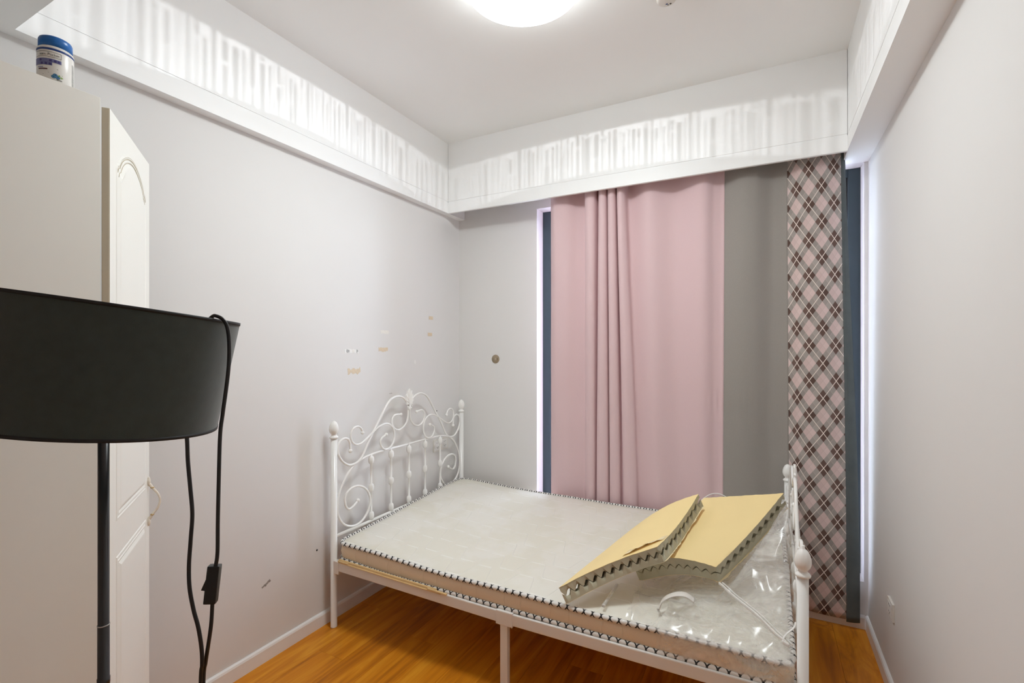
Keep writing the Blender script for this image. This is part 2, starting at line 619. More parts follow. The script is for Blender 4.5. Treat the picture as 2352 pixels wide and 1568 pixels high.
def tube(name, pts, r, mat, parent=None, seg=8, closed=False, flat=1.0, up=None, balls=()):
    v, f, u = tube_data(pts, r, seg, closed, flat, up)
    me = mesh(name, v, f)
    l = me.uv_layers.new(name='UVMap')
    l.data.foreach_set('uv', [c for x in u for c in x])
    if balls:
        bm = bmesh.new()
        bm.from_mesh(me)
        for c, br in balls:
            bmesh.ops.create_uvsphere(bm, u_segments=12, v_segments=8, radius=br, matrix=Matrix.Translation(c))
        bm.to_mesh(me)
        bm.free()
    return link(name, me, mat, parent, smooth=True)


def lathe_data(prof, seg=24, base=(0, 0, 0)):
    bx, by, bz = base
    verts, faces = [], []
    for r, z in prof:
        for k in range(seg):
            a = 2 * math.pi * k / seg
            verts.append((bx + r * math.cos(a), by + r * math.sin(a), bz + z))
    for i in range(len(prof) - 1):
        for k in range(seg):
            k2 = (k + 1) % seg
            faces.append((i * seg + k, i * seg + k2, (i + 1) * seg + k2, (i + 1) * seg + k))
    if prof[0] == prof[-1]:
        return verts, faces
    if prof[0][0] > 1e-6:
        faces.append(tuple(range(seg - 1, -1, -1)))
    if prof[-1][0] > 1e-6:
        faces.append(tuple((len(prof) - 1) * seg + k for k in range(seg)))
    return verts, faces


def lathe(name, prof, mat, parent=None, seg=24, base=(0, 0, 0), smooth=True, loc=None, rot=None):
    v, f = lathe_data(prof, seg, base)
    return link(name, mesh(name, v, f), mat, parent, smooth, loc, rot)


def copy_part(o, parent=None, loc=None):
    c = o.copy()
    COL.objects.link(c)
    c.parent = parent if parent is not None else o.parent
    if loc is not None:
        c.location = loc
    return c


def smoothstep(a, b, x):
    t = max(0.0, min(1.0, (x - a) / (b - a)))
    return t * t * (3 - 2 * t)


def poly_plate(name, pts2d, thick, mat, parent=None, frame=None):
    """flat polygon with thickness; frame = (origin, axis_u, axis_v, axis_n)"""
    o, au, av, an = [Vector(x) for x in frame]
    n = len(pts2d)
    vs = [o + au * p[0] + av * p[1] for p in pts2d] + [o + au * p[0] + av * p[1] + an * thick for p in pts2d]
    fs = [tuple(range(n - 1, -1, -1)), tuple(range(n, 2 * n))] + [(i, (i + 1) % n, n + (i + 1) % n, n + i) for i in range(n)]
    bm = bmesh.new()
    bv = [bm.verts.new(v) for v in vs]
    for f in fs:
        bm.faces.new([bv[i] for i in f])
    return link(name, bm_mesh(bm, name), mat, parent)


# ================================================================== SETTING
# floor: a slab with single planks laid along the room
floor = tag(box('floor', XL - 0.05, XR + 0.05, YF - 0.05, YB + 0.05, -0.08, -0.012, M['subfloor']), kind='structure',
            label='orange-brown wood laminate floor of long planks', cat='floor')
PW, PL = 0.1545, 1.10
plank_me = None
for i in range(16):
    off = (0.37 * i) % 1.0 * PL
    y = YF - off
    while y < YB:
        if plank_me is None:
            bm = bmesh.new()
            add_box(bm, -PW / 2 + 0.0004, PW / 2 - 0.0004, -PL / 2 + 0.0004, PL / 2 - 0.0004, -0.0125, 0.0, 0.0008)
            plank_me = bm_mesh(bm, 'plank')
            plank_me.materials.append(M['wood'])
        yc = y + PL / 2
        y0, y1 = max(y, YF), min(y + PL, YB)
        if y1 - y0 > 0.02:
            o = bpy.data.objects.new('plank', plank_me)
            COL.objects.link(o)
            o.parent = floor
            o.location = (XL + PW * (i + 0.5) + 0.002, (y0 + y1) / 2, 0)
            o.scale = (1, (y1 - y0) / PL, 1)
        y += PL

WT = 0.2
tag(box('wall_left', XL - WT, XL, YF - WT, YB + WT, -0.08, ZC + 0.1, M['wall']), 'pale off-white painted wall behind the headboard', 'wall', kind='structure')
tag(box('wall_right', XR, XR + WT, YF - WT, YB + WT, -0.08, ZC + 0.1, M['wall']), 'pale off-white painted wall on the right', 'wall', kind='structure')
tag(box('wall_front', XL, XR, YF - WT, YF, -0.08, ZC + 0.1, M['wall']), 'pale wall behind the viewer', 'wall', kind='structure')
OX0, OX1, OZ0, OZ1 = -1.384, 0.4465, 0.235, 2.372
wb = boxes('wall_back', [(XL, OX0, YB, YB + WT, -0.08, ZC + 0.1), (OX1, XR, YB, YB + WT, -0.08, ZC + 0.1),
                         (OX0, OX1, YB, YB + WT, -0.08, OZ0), (OX0, OX1, YB, YB + WT, OZ1, ZC + 0.1)], M['wall'])
tag(wb, 'pale painted window wall with a wide opening behind the curtain', 'wall', kind='structure')
tag(box('ceiling', XL - WT, XR + WT, YF - WT, YB + WT, ZC, ZC + 0.1, M['ceiling']), 'white tray ceiling', 'ceiling', kind='structure')


# dropped border around the tray: upper panel, recessed groove, lower board
def fascia(name, label, x0, x1, y0, y1, face, depth):
    """face: which side looks into the room ('+x','-x','-y','+y')"""
    g0, g1, gd = 2.435, 2.4445, 0.004
    segs = [(ZS, g0, 0), (g0, g1, gd), (g1, ZC, 0.0015)]
    lst = []
    for z0, z1, d in segs:
        a = [x0, x1, y0, y1]
        if face == '+x':
            a[1] -= d
        elif face == '-x':
            a[0] += d
        elif face == '-y':
            a[2] += d
        else:
            a[3] -= d
        lst.append((*a, z0, z1))
    return tag(boxes(name, lst, M['fascia']), label, 'trim', kind='structure')


fascia('trim_1', 'white dropped border along the left wall with a fine groove', XL, FX0, YF, YB, '+x', 0.05)
fascia('trim_2', 'white pelmet board above the curtain with a fine groove', FX0, FX1, FY1, FY1 + 0.018, '-y', 0.02)
fascia('trim_3', 'white dropped border along the right wall', FX1, XR, YF, YB, '-x', 0.11)
fascia('trim_4', 'white dropped ceiling section near the viewer', FX0, FX1, YF, FY0, '+y', 0.5)


def baseboard(name, label, axis, a0, a1, w):
    h, t = 0.068, 0.014
    prof = [(0, 0), (t, 0), (t, h - 0.012), (t * 0.75, h - 0.004), (t * 0.35, h), (0, h)]
    vs, n = [], len(prof)
    for a in (a0, a1):
        for d, z in prof:
            if axis == 'left':
                vs.append((XL + d, a, z))
            elif axis == 'right':
                vs.append((XR - d, a, z))
            else:
                vs.append((a, w - d, z))
    fs = [tuple(range(n)), tuple(range(2 * n - 1, n - 1, -1))] + [(i, (i + 1) % n, n + (i + 1) % n, n + i) for i in range(n)]
    bm = bmesh.new()
    bv = [bm.verts.new(v) for v in vs]
    for f in fs:
        bm.faces.new([bv[i] for i in f])
    return tag(link(name, bm_mesh(bm, name), M['baseboard']), label, 'baseboard', kind='structure')


baseboard('baseboard_left', 'white skirting board along the headboard wall', 'left', YF, YB, 0)
baseboard('baseboard_right', 'white skirting board along the right wall', 'right', YF, YB, 0)
baseboard('baseboard_back', 'white skirting board under the curtain', 'back', XL + 0.014, XR - 0.014, YB)

# plaster lining of the window opening, with a ragged paint edge on the right
lr = boxes('trim_5', [(OX0 - 0.0, OX0 + 0.004, YB + 0.001, YB + 0.10, OZ0, OZ1), (OX1 - 0.004, OX1, YB + 0.001, YB + 0.10, OZ0, OZ1),
                      (OX0 + 0.004, OX1 - 0.004, YB + 0.001, YB + 0.10, OZ1 - 0.004, OZ1)], M['sill'])
tag(lr, 'white plaster reveal of the window opening', 'reveal', kind='structure')

# window
win = tag(empty('window_1', (0, YB + 0.105, OZ0)), 'blue-grey framed window with bright panes behind the curtain', 'window', kind='structure')
fy0, fy1 = 0.0, 0.06
x0, x1, zb, zt = OX0 + 0.001, OX1 - 0.001, 0.0, OZ1 - OZ0
FW = 0.058
for nm, b in (('frame_stile', (x0, x0 + FW, fy0, fy1, zb, zt)), ('frame_stile', (x1 - FW, x1, fy0, fy1, zb, zt)),
              ('frame_head', (x0 + FW, x1 - FW, fy0, fy1, zt - 0.046, zt)), ('frame_sill', (x0 + FW, x1 - FW, fy0, fy1, zb, zb + 0.05)),
              ('mullion', (-0.78, -0.73, fy0, fy1, zb + 0.05, zt - 0.046)), ('mullion', (-0.20, -0.15, fy0, fy1, zb + 0.05, zt - 0.046))):
    box(nm, *b, M['frame'], win, 0.003)
for a, b in ((x0 + FW, -0.78), (-0.73, -0.20), (-0.15, x1 - FW)):
    pane = box('pane', a, b, 0.028, 0.032, zb + 0.05, zt - 0.046, M['glass'], win)
    boxes('glazing_bead', [(a, a + 0.008, 0.012, 0.028, zb + 0.05, zt - 0.046), (b - 0.008, b, 0.012, 0.028, zb + 0.05, zt - 0.046),
                           (a + 0.008, b - 0.008, 0.012, 0.028, zt - 0.054, zt - 0.046)], M['black_plastic'], pane)

# ================================================================== CEILING LAMP
LX, LY = -0.79, 1.597
lamp = tag(empty('ceiling_lamp', (LX, LY, ZC)), 'large round flush ceiling lamp switched on, glowing white', 'ceiling lamp')
LR = 0.2175
lathe('base_plate', [(0.0, -0.016), (0.185, -0.016), (0.19, -0.012), (0.19, 0.0), (0.0, 0.0)], M['white_plastic'], lamp, 48)
lathe('diffuser', [(0.0, -0.116), (0.10, -0.1155), (0.17, -0.114), (0.205, -0.110), (LR - 0.003, -0.104), (LR - 0.0005, -0.096), (LR - 0.003, -0.088), (0.0, -0.088)],
      M['diffuser'], lamp, 64)
lathe('bezel', [(LR - 0.003, -0.090), (LR - 0.001, -0.090), (LR - 0.001, -0.085), (LR - 0.003, -0.085), (LR - 0.003, -0.090)], M['white_plastic'], lamp, 64)
lathe('light_tray', [(0.0, -0.0875), (LR - 0.004, -0.0875), (LR - 0.004, -0.085), (0.0, -0.085)], M['white_plastic'], lamp, 64)
ad = bpy.data.lights.new('led_panel', 'AREA')
ad.shape = 'DISK'
ad.size = 2 * LR - 0.012
ad.energy = LAMP_EMIT * math.pi * math.pi * (LR - 0.006) ** 2
ad.color = LAMP_COL
ado = bpy.data.objects.new('led_panel', ad)
COL.objects.link(ado)
ado.parent = lamp
ado.location = (0, 0, -0.1175)
# sparkle rim: a band of little upright bars with uneven gaps that streaks the light on the pelmet
rng = random.Random(5)
bars = []
a = 0.0
while a < 2 * math.pi:
    w = rng.choice([0.005, 0.008, 0.012, 0.018, 0.028])
    g = rng.choice([0.003, 0.005, 0.007, 0.010])
    bars.append((a, w))
    a += w + g
bm = bmesh.new()
RS = 0.176
for a, w in bars:
    pieces = rng.choice([1, 2, 2, 3])
    z = -0.0848 + rng.choice([0.0, 0.0, 0.004, 0.010])
    zend = -0.034 - rng.uniform(0.0, 0.012)
    for k in range(pieces):
        hgt = (zend - z) * rng.uniform(0.35, 0.95) if k < pieces - 1 else (zend - z)
        z1 = z + hgt
        mt = Matrix.Rotation(a + w / 2, 4, 'Z')
        wj = w * RS * rng.uniform(0.45, 1.0)
        add_box(bm, RS - 0.002, RS + 0.002, -wj / 2, wj / 2, z, z1, 0, mt)
        z = z1 + rng.uniform(0.0008, 0.003)
        if z >= zend:
            break
lathe('halo_band', [(RS - 0.002, -0.038), (RS + 0.002, -0.038), (RS + 0.002, -0.0165), (RS - 0.002, -0.0165), (RS - 0.002, -0.038)], [M['white_plastic'], M['halo']], lamp, 40)  # glowing band added out of view inside the lamp to brighten the ceiling
hb = [c for c in lamp.children if c.name.startswith('halo_band')][0]
for p in hb.data.polygons:
    c_ = p.center
    p.material_index = 1 if math.hypot(c_.x, c_.y) > RS + 0.0005 and abs(p.normal.z) < 0.5 else 0
rim = link('sparkle_rim', bm_mesh(bm, 'sparkle_rim'), M['white_plastic'], lamp)
tag(rim, 'rim of small upright bars', kind='stuff')
pl = bpy.data.lights.new('rim_bulb', 'POINT')
pl.energy = SPARKLE_W
pl.color = (0.95, 0.97, 1.0)
pl.shadow_soft_size = 0.0016
plo = bpy.data.objects.new('rim_bulb', pl)
COL.objects.link(plo)
plo.parent = lamp
plo.location = (0, 0, -0.021)

# ceiling detector
det = tag(empty('smoke_detector', (-0.352, 2.012, ZC)), 'small white round detector on the ceiling beside the lamp', 'detector')
lathe('housing', [(0.0, -0.034), (0.030, -0.034), (0.0365, -0.031), (0.039, -0.026), (0.041, 0.0), (0.0, 0.0)], M['cream_plastic'], det, 32)
fr = ((-0.002, 0.012, -0.0348), (1, 0, 0), (0, 1, 0), (0, 0, 1))
poly_plate('arrow_mark', [(-0.006, 0.004), (0.004, 0.0), (0.002, 0.009)], 0.0008, M['ink_navy'], det, fr)
poly_plate('symbol_mark', [(0.010, 0.007), (0.016, 0.005), (0.018, 0.010), (0.012, 0.013)], 0.0008, M['ink_dark'], det, fr)
poly_plate('symbol_mark', [(0.001, 0.011), (0.007, 0.0105), (0.0075, 0.013), (0.0015, 0.0135)], 0.0008, M['ink_dark'], det, fr)

# ================================================================== BED
YH0, YH1, XH, XFt = 1.7645, 2.932, -1.95, 0.104
YC = (YH0 + YH1) / 2 + 0.003
DZF = -0.237
bed = tag(empty('bed_frame', ((XH + XFt) / 2, YC, 0)), 'white metal bed frame with scrolled headboard and egg-shaped post finials', 'bed')
BO = Vector(bed.location)
W = M['bed_white']


def B(p):
    return Vector(p) - BO


fin_prof = [(0.0165, -0.004), (0.021, -0.002), (0.0225, 0.003), (0.0205, 0.007), (0.014, 0.012), (0.0125, 0.016), (0.0155, 0.021), (0.0205, 0.027),
            (0.0235, 0.036), (0.0243, 0.044), (0.0232, 0.055), (0.0198, 0.067), (0.0140, 0.078), (0.0075, 0.084), (0.0, 0.0865)]
fin_prof_nub = fin_prof[:-2] + [(0.0075, 0.0835), (0.0055, 0.086), (0.0055, 0.094), (0.004, 0.0955), (0.0, 0.0957)]


def post(x, y, ztop, nub=False):
    p = lathe('post', [(0.0, 0.0), (0.0165, 0.0), (0.0168, 0.004), (0.0162, 0.006), (0.0162, ztop)], W, bed, 20, B((x, y, 0)))
    f = lathe('finial', fin_prof_nub if nub else fin_prof, W, p, 24, B((x, y, ztop)))
    return p


post(XH, YH0, 0.962)
post(XH, YH1, 0.962)
post(XFt, YH0, 0.708, True)
post(XFt, YH1, 0.722)

CUR = {
    'arch': ([(-0.014, 1.080), (-0.033, 1.104), (-0.062, 1.123), (-0.104, 1.132), (-0.145, 1.125), (-0.180, 1.104), (-0.215, 1.064), (-0.262, 1.002), (-0.309, 0.943), (-0.349, 0.885), (-0.382, 0.834), (-0.410, 0.809), (-0.446, 0.799), (-0.485, 0.804), (-0.523, 0.831), (-0.549, 0.873), (-0.553, 0.907), (-0.540, 0.935), (-0.513, 0.947), (-0.486, 0.940), (-0.472, 0.919), (-0.469, 0.894), (-0.469, 0.875)], 0.0064),
    'mid': ([(-0.387, 0.959), (-0.393, 0.977), (-0.408, 0.993), (-0.431, 0.998), (-0.454, 0.990), (-0.468, 0.968), (-0.469, 0.944), (-0.459, 0.920), (-0.434, 0.903), (-0.400, 0.902), (-0.361, 0.918), (-0.298, 0.955), (-0.253, 0.976), (-0.205, 0.983), (-0.165, 0.968), (-0.141, 0.938), (-0.135, 0.895), (-0.148, 0.860), (-0.173, 0.839), (-0.213, 0.835), (-0.240, 0.855), (-0.251, 0.884), (-0.239, 0.905), (-0.203, 0.919)], 0.0056),
    'stem': ([(-0.007, 1.067), (-0.0075, 1.033), (-0.011, 0.994), (-0.024, 0.963), (-0.052, 0.940), (-0.092, 0.929), (-0.129, 0.943), (-0.151, 0.974), (-0.148, 1.005), (-0.129, 1.021), (-0.104, 1.023), (-0.073, 1.019)], 0.0056),
    'low': ([(0.0, 0.828), (-0.104, 0.829), (-0.205, 0.829), (-0.298, 0.827), (-0.369, 0.818), (-0.428, 0.799), (-0.477, 0.766), (-0.515, 0.720), (-0.542, 0.672), (-0.553, 0.621), (-0.552, 0.573), (-0.537, 0.532), (-0.507, 0.496), (-0.465, 0.474), (-0.424, 0.468), (-0.378, 0.481), (-0.341, 0.518), (-0.323, 0.568), (-0.336, 0.617), (-0.368, 0.654), (-0.410, 0.674), (-0.452, 0.676), (-0.488, 0.661), (-0.504, 0.631), (-0.499, 0.593), (-0.479, 0.570), (-0.452, 0.572), (-0.414, 0.596)], 0.0062),
}
KX = (YH1 - YH0 - 0.033) / 2 / 0.5585     # scroll outline meets the posts


def end_panel(x, dz):
    for nm, key in (('arch_tube', 'arch'), ('scroll', 'mid'), ('stem_scroll', 'stem'), ('lower_scroll', 'low')):
        pts, r = CUR[key]
        for s in (-1, 1):
            dx = {'arch': 0.0, 'mid': 0.004, 'stem': 0.0, 'low': -0.002}[key]
            path = catmull([B((x + dx, YC - s * py * KX, pz + dz)) for py, pz in pts], 5)
            balls = [(path[-1], r * 1.75)]
            if key == 'mid':
                balls.append((path[0], r * 1.75))
            tube(nm, path, r, W, bed, 8, balls=balls)
    tube('bottom_rail', [B((x, YH0, 0.456 + dz)), B((x, YC, 0.456 + dz)), B((x, YH1, 0.456 + dz))], 0.009, W, bed, 10)
    for yy in (-0.318, -0.158, 0.0, 0.158, 0.318):
        prof = [(0.006, 0.456)]
        for zc in (0.486, 0.640, 0.796):
            for k in range(13):
                t = -1 + 2 * k / 12
                e = math.sqrt(max(0.0, 1 - t * t))
                rr = 0.006 + 0.0098 * e + (0.0009 if k % 2 else 0.0) * e
                prof.append((rr, zc + t * 0.0235))
        prof.append((0.006, 0.826))
        lathe('spindle', [(r_, z_ + dz) for r_, z_ in prof], W, bed, 14, B((x, YC + yy * KX, 0)))
    # shell ornament
    bm = bmesh.new()
    o = Vector((x + 0.004, YC, 1.083 + dz))
    nr = 9
    ring = []
    for k in range(nr * 2 + 1):
        a_ = math.radians(-118 + 236 * k / (nr * 2))
        rad = (0.046 if k % 2 else 0.040) * (1.0 + 0.75 * math.cos(a_ * 0.72) ** 2)
        ring.append((math.sin(a_) * rad * 0.62, math.cos(a_) * rad + 0.006, 0.0 if k % 2 == 0 else 0.005))
    front_c = bm.verts.new(o + Vector((0.006, 0, -0.014)) - BO)
    back_c = bm.verts.new(o + Vector((-0.004, 0, -0.014)) - BO)
    fr_, bk_, md_ = [], [], []
    for yy, zz, d in ring:
        fr_.append(bm.verts.new(o + Vector((0.003 + d * 0.4, yy, zz)) - BO))
        md_.append(bm.verts.new(o + Vector((0.006 + d, yy * 0.62, zz * 0.62 - 0.003)) - BO))
        bk_.append(bm.verts.new(o + Vector((-0.004, yy, zz)) - BO))
    for k in range(len(ring) - 1):
        bm.faces.new((front_c, md_[k], md_[k + 1]))
        bm.faces.new((md_[k], fr_[k], fr_[k + 1], md_[k + 1]))
        bm.faces.new((back_c, bk_[k + 1], bk_[k]))
        bm.faces.new((fr_[k], bk_[k], bk_[k + 1], fr_[k + 1]))
    sh = link('shell_ornament', bm_mesh(bm, 'shell_ornament'), W, bed)
    sub = []
    for s in (-1, 1):
        sub.append(((0.004, s * 0.012, -0.034), 0.0055))
        sub.append(((0.004, s * 0.020, -0.022), 0.005))
        sub.append(((0.002, s * 0.030, 0.022), 0.005))
    for c, r in sub:
        bm = bmesh.new()
        bmesh.ops.create_uvsphere(bm, u_segments=10, v_segments=6, radius=r, matrix=Matrix.Translation(o + Vector(c) - BO))
        link('shell_curl', bm_mesh(bm, 'shell_curl'), W, sh, smooth=True)
    bm = bmesh.new()
    add_box(bm, *[v for v in (o.x - BO.x - 0.004, o.x - BO.x + 0.006, -0.008 + o.y - BO.y, 0.008 + o.y - BO.y, o.z - BO.z - 0.046, o.z - BO.z - 0.012)], 0.003)
    link('shell_base', bm_mesh(bm, 'shell_base'), W, sh, smooth=True)


end_panel(XH, 0.0)
end_panel(XFt, DZF)

# side rails in two halves each, joined by a sleeve on a middle leg
XM = -0.958
for yr in (YH0 + 0.002, YH1 - 0.002):
    for xa, xb, za, zb_ in ((XH + 0.012, XM, 0.318, 0.305), (XM, XFt - 0.012, 0.305, 0.312)):
        h = 0.0235
        bm = bmesh.new()
        vs = []
        for x, z in ((xa, za), (xb, zb_)):
            for dy, dz in ((-0.013, -h), (0.013, -h), (0.013, h), (-0.013, h)):
                vs.append(bm.verts.new(B((x, yr + dy, z + dz))))
        for f in ((0, 1, 2, 3), (7, 6, 5, 4), (0, 4, 5, 1), (1, 5, 6, 2), (2, 6, 7, 3), (3, 7, 4, 0)):
            bm.faces.new([vs[i] for i in f])
        bmesh.ops.bevel(bm, geom=bm.edges[:], offset=0.004, segments=2, affect='EDGES', profile=0.6)
        link('side_rail', bm_mesh(bm, 'side_rail'), M['rail_white'], bed)
    lg = box('middle_leg', XM - 0.017 - BO.x, XM + 0.017 - BO.x, yr - 0.012 - BO.y, yr + 0.012 - BO.y, 0.0, 0.285, M['rail_white'], bed, 0.003)
    sl = boxes('sleeve', [(XM - 0.036 - BO.x, XM + 0.042 - BO.x, yr - 0.0165 - BO.y, yr + 0.0165 - BO.y, 0.2755, 0.3335)], M['rail_white'], lg, 0.004)
    for dx in (-0.024, 0.032):
        lathe('bolt', [(0.0, -0.012), (0.0035, -0.011), (0.0045, 0.0), (0.0, 0.0)], M['brass'], sl, 8, (XM + dx - BO.x, yr - BO.y, 0.2755))
    for x in (XH + 0.03, XFt - 0.03):
        box('rail_bracket', x - 0.020 - BO.x, x + 0.016 - BO.x, yr - 0.015 - BO.y, yr + 0.015 - BO.y, 0.278, 0.342, M['rail_white'], bed, 0.003)
# cross bearers carry the mattress
for x in (-1.55, -1.15, XM, -0.55, -0.15):
    box('cross_bearer', x - 0.015 - BO.x, x + 0.015 - BO.x, YH0 + 0.016 - BO.y, YH1 - 0.016 - BO.y, 0.305, 0.327, M['rail_white'], bed, 0.002)

# ---------------------------------------------------------------- mattress
MX0, MX1, MY0, MY1 = -1.932, 0.082, 1.770, 2.905
matt = tag(empty('mattress', ((MX0 + MX1) / 2, (MY0 + MY1) / 2, 0.327)), 'thin cream quilted mattress with black-crossed white edge tape', 'mattress')
MO = Vector(matt.location)


def rrect(x0, x1, y0, y1, r, n=8, per=0.05):
    pts = []
    cs = [(x1 - r, y0 + r, -90), (x1 - r, y1 - r, 0), (x0 + r, y1 - r, 90), (x0 + r, y0 + r, 180)]
    for ci, (cx, cy, a0) in enumerate(cs):
        for k in range(n + 1):
            a = math.radians(a0 + 90 * k / n)
            pts.append((cx + r * math.cos(a), cy + r * math.sin(a)))
        nx, ny, na = cs[(ci + 1) % 4]
        ex, ey = nx + r * math.cos(math.radians(na)), ny + r * math.sin(math.radians(na))
        sx, sy = pts[-1]
        d = math.hypot(ex - sx, ey - sy)
        m = int(d / per)
        for k in range(1, m):
            pts.append((sx + (ex - sx) * k / m, sy + (ey - sy) * k / m))
    return pts


def mtop(x, y):
    fy = (y - MY0) / (MY1 - MY0)
    z = 0.412 + 0.056 * smoothstep(-0.1, 1.0, fy)
    z += 0.020 * smoothstep(-1.2, -1.95, x)
    z += 0.0015 * math.sin(9 * x + 2 * y) + 0.001 * math.sin(17 * y)
    return z


def mbot(x, y):
    return 0.3285 + 0.016 * smoothstep(-1.55, -1.95, x)


loops = []
for ins, kind in ((0.012, 'b'), (0.002, 'b1'), (-0.004, 'm'), (0.001, 't1'), (0.010, 't')):
    lp = []
    for x, y in rrect(MX0 + ins, MX1 - ins, MY0 + ins, MY1 - ins, 0.055 - ins * 0.5):
        zb_, zt_ = mbot(x, y), mtop(x, y)
        z = {'b': zb_, 'b1': zb_ + 0.010, 'm': (zb_ + zt_) / 2, 't1': zt_ - 0.008, 't': zt_}[kind]
        lp.append(Vector((x, y, z)) - MO)
    loops.append(lp)
for ins in (0.04, 0.09, 0.16, 0.26, 0.38, 0.50):
    lp = []
    r = max(0.02, 0.055 - ins * 0.2)
    src = rrect(MX0 + 0.010, MX1 - 0.010, MY0 + 0.010, MY1 - 0.010, 0.05)
    cx, cy = (MX0 + MX1) / 2, (MY0 + MY1) / 2
    hx, hy = (MX1 - MX0) / 2, (MY1 - MY0) / 2
    for x, y in src:
        nx = cx + (x - cx) * (hx - ins) / hx
        ny = cy + (y - cy) * (hy - ins) / hy
        z = mtop(nx, ny) + 0.006 * smoothstep(0, 0.06, ins)
        lp.append(Vector((nx, ny, z)) - MO)
    loops.append(lp)
n = len(loops[0])
vs = [v for l in loops for v in l]
fs = [(i * n + k, i * n + (k + 1) % n, (i + 1) * n + (k + 1) % n, (i + 1) * n + k) for i in range(len(loops) - 1) for k in range(n)]
fs.append(tuple(range(n - 1, -1, -1)))
fs.append(tuple((len(loops) - 1) * n + k for k in range(n)))
link('cover', mesh('cover', vs, fs), M['mattress'], matt, smooth=True)
for nm, rad, zf, ins in (('top_edge_tape', 0.0095, lambda x, y: mtop(x, y) - 0.002, 0.001), ('bottom_edge_tape', 0.0085, lambda x, y: mbot(x, y) + 0.009, 0.0)):
    path = [Vector((x, y, zf(x, y))) - MO for x, y in rrect(MX0 + ins, MX1 - ins, MY0 + ins, MY1 - ins, 0.055, 10, 0.03)]
    tp = tube(nm, path, rad, M['piping'], matt, 12, closed=True)
    if nm == 'top_edge_tape':                     # the crosses of the top tape face up and out
        for d_ in tp.data.uv_layers[0].data:
            d_.uv = (d_.uv[0], d_.uv[1] + 0.125)

# bamboo strips lying on the near rail
bs = tag(empty('bamboo_strip', (-1.58, 1.757, 0.340)), 'pale bamboo slat strip lying on the near rail beneath the mattress edge', 'slat')
SO = Vector(bs.location)


def strip(name, xa, xb, y, z0a, z0b, h, w):
    bm = bmesh.new()
    v = []
    for x, z in ((xa, z0a), (xb, z0b)):
        for dy, dz in ((-w / 2, 0), (w / 2, 0), (w / 2, h), (-w / 2, h)):
            v.append(bm.verts.new(Vector((x, y + dy, z + dz)) - SO))
    for f in ((0, 1, 2, 3), (7, 6, 5, 4), (0, 4, 5, 1), (1, 5, 6, 2), (2, 6, 7, 3), (3, 7, 4, 0)):
        bm.faces.new([v[i] for i in f])
    bmesh.ops.bevel(bm, geom=bm.edges[:], offset=0.0015, segments=2, affect='EDGES')
    return link(name, bm_mesh(bm, name), M['bamboo'], bs)


strip('long_strip', -1.902, -1.30, 1.7545, 0.3440, 0.3325, 0.0135, 0.010)
strip('thin_strip', -1.900, -1.27, 1.7465, 0.3425, 0.3310, 0.0050, 0.007)
strip('end_strip', -1.345, -1.238, 1.7475, 0.3365, 0.3340, 0.0075, 0.010)
strip('end_strip', -1.902, -1.83, 1.7465, 0.3480, 0.3465, 0.0055, 0.008)


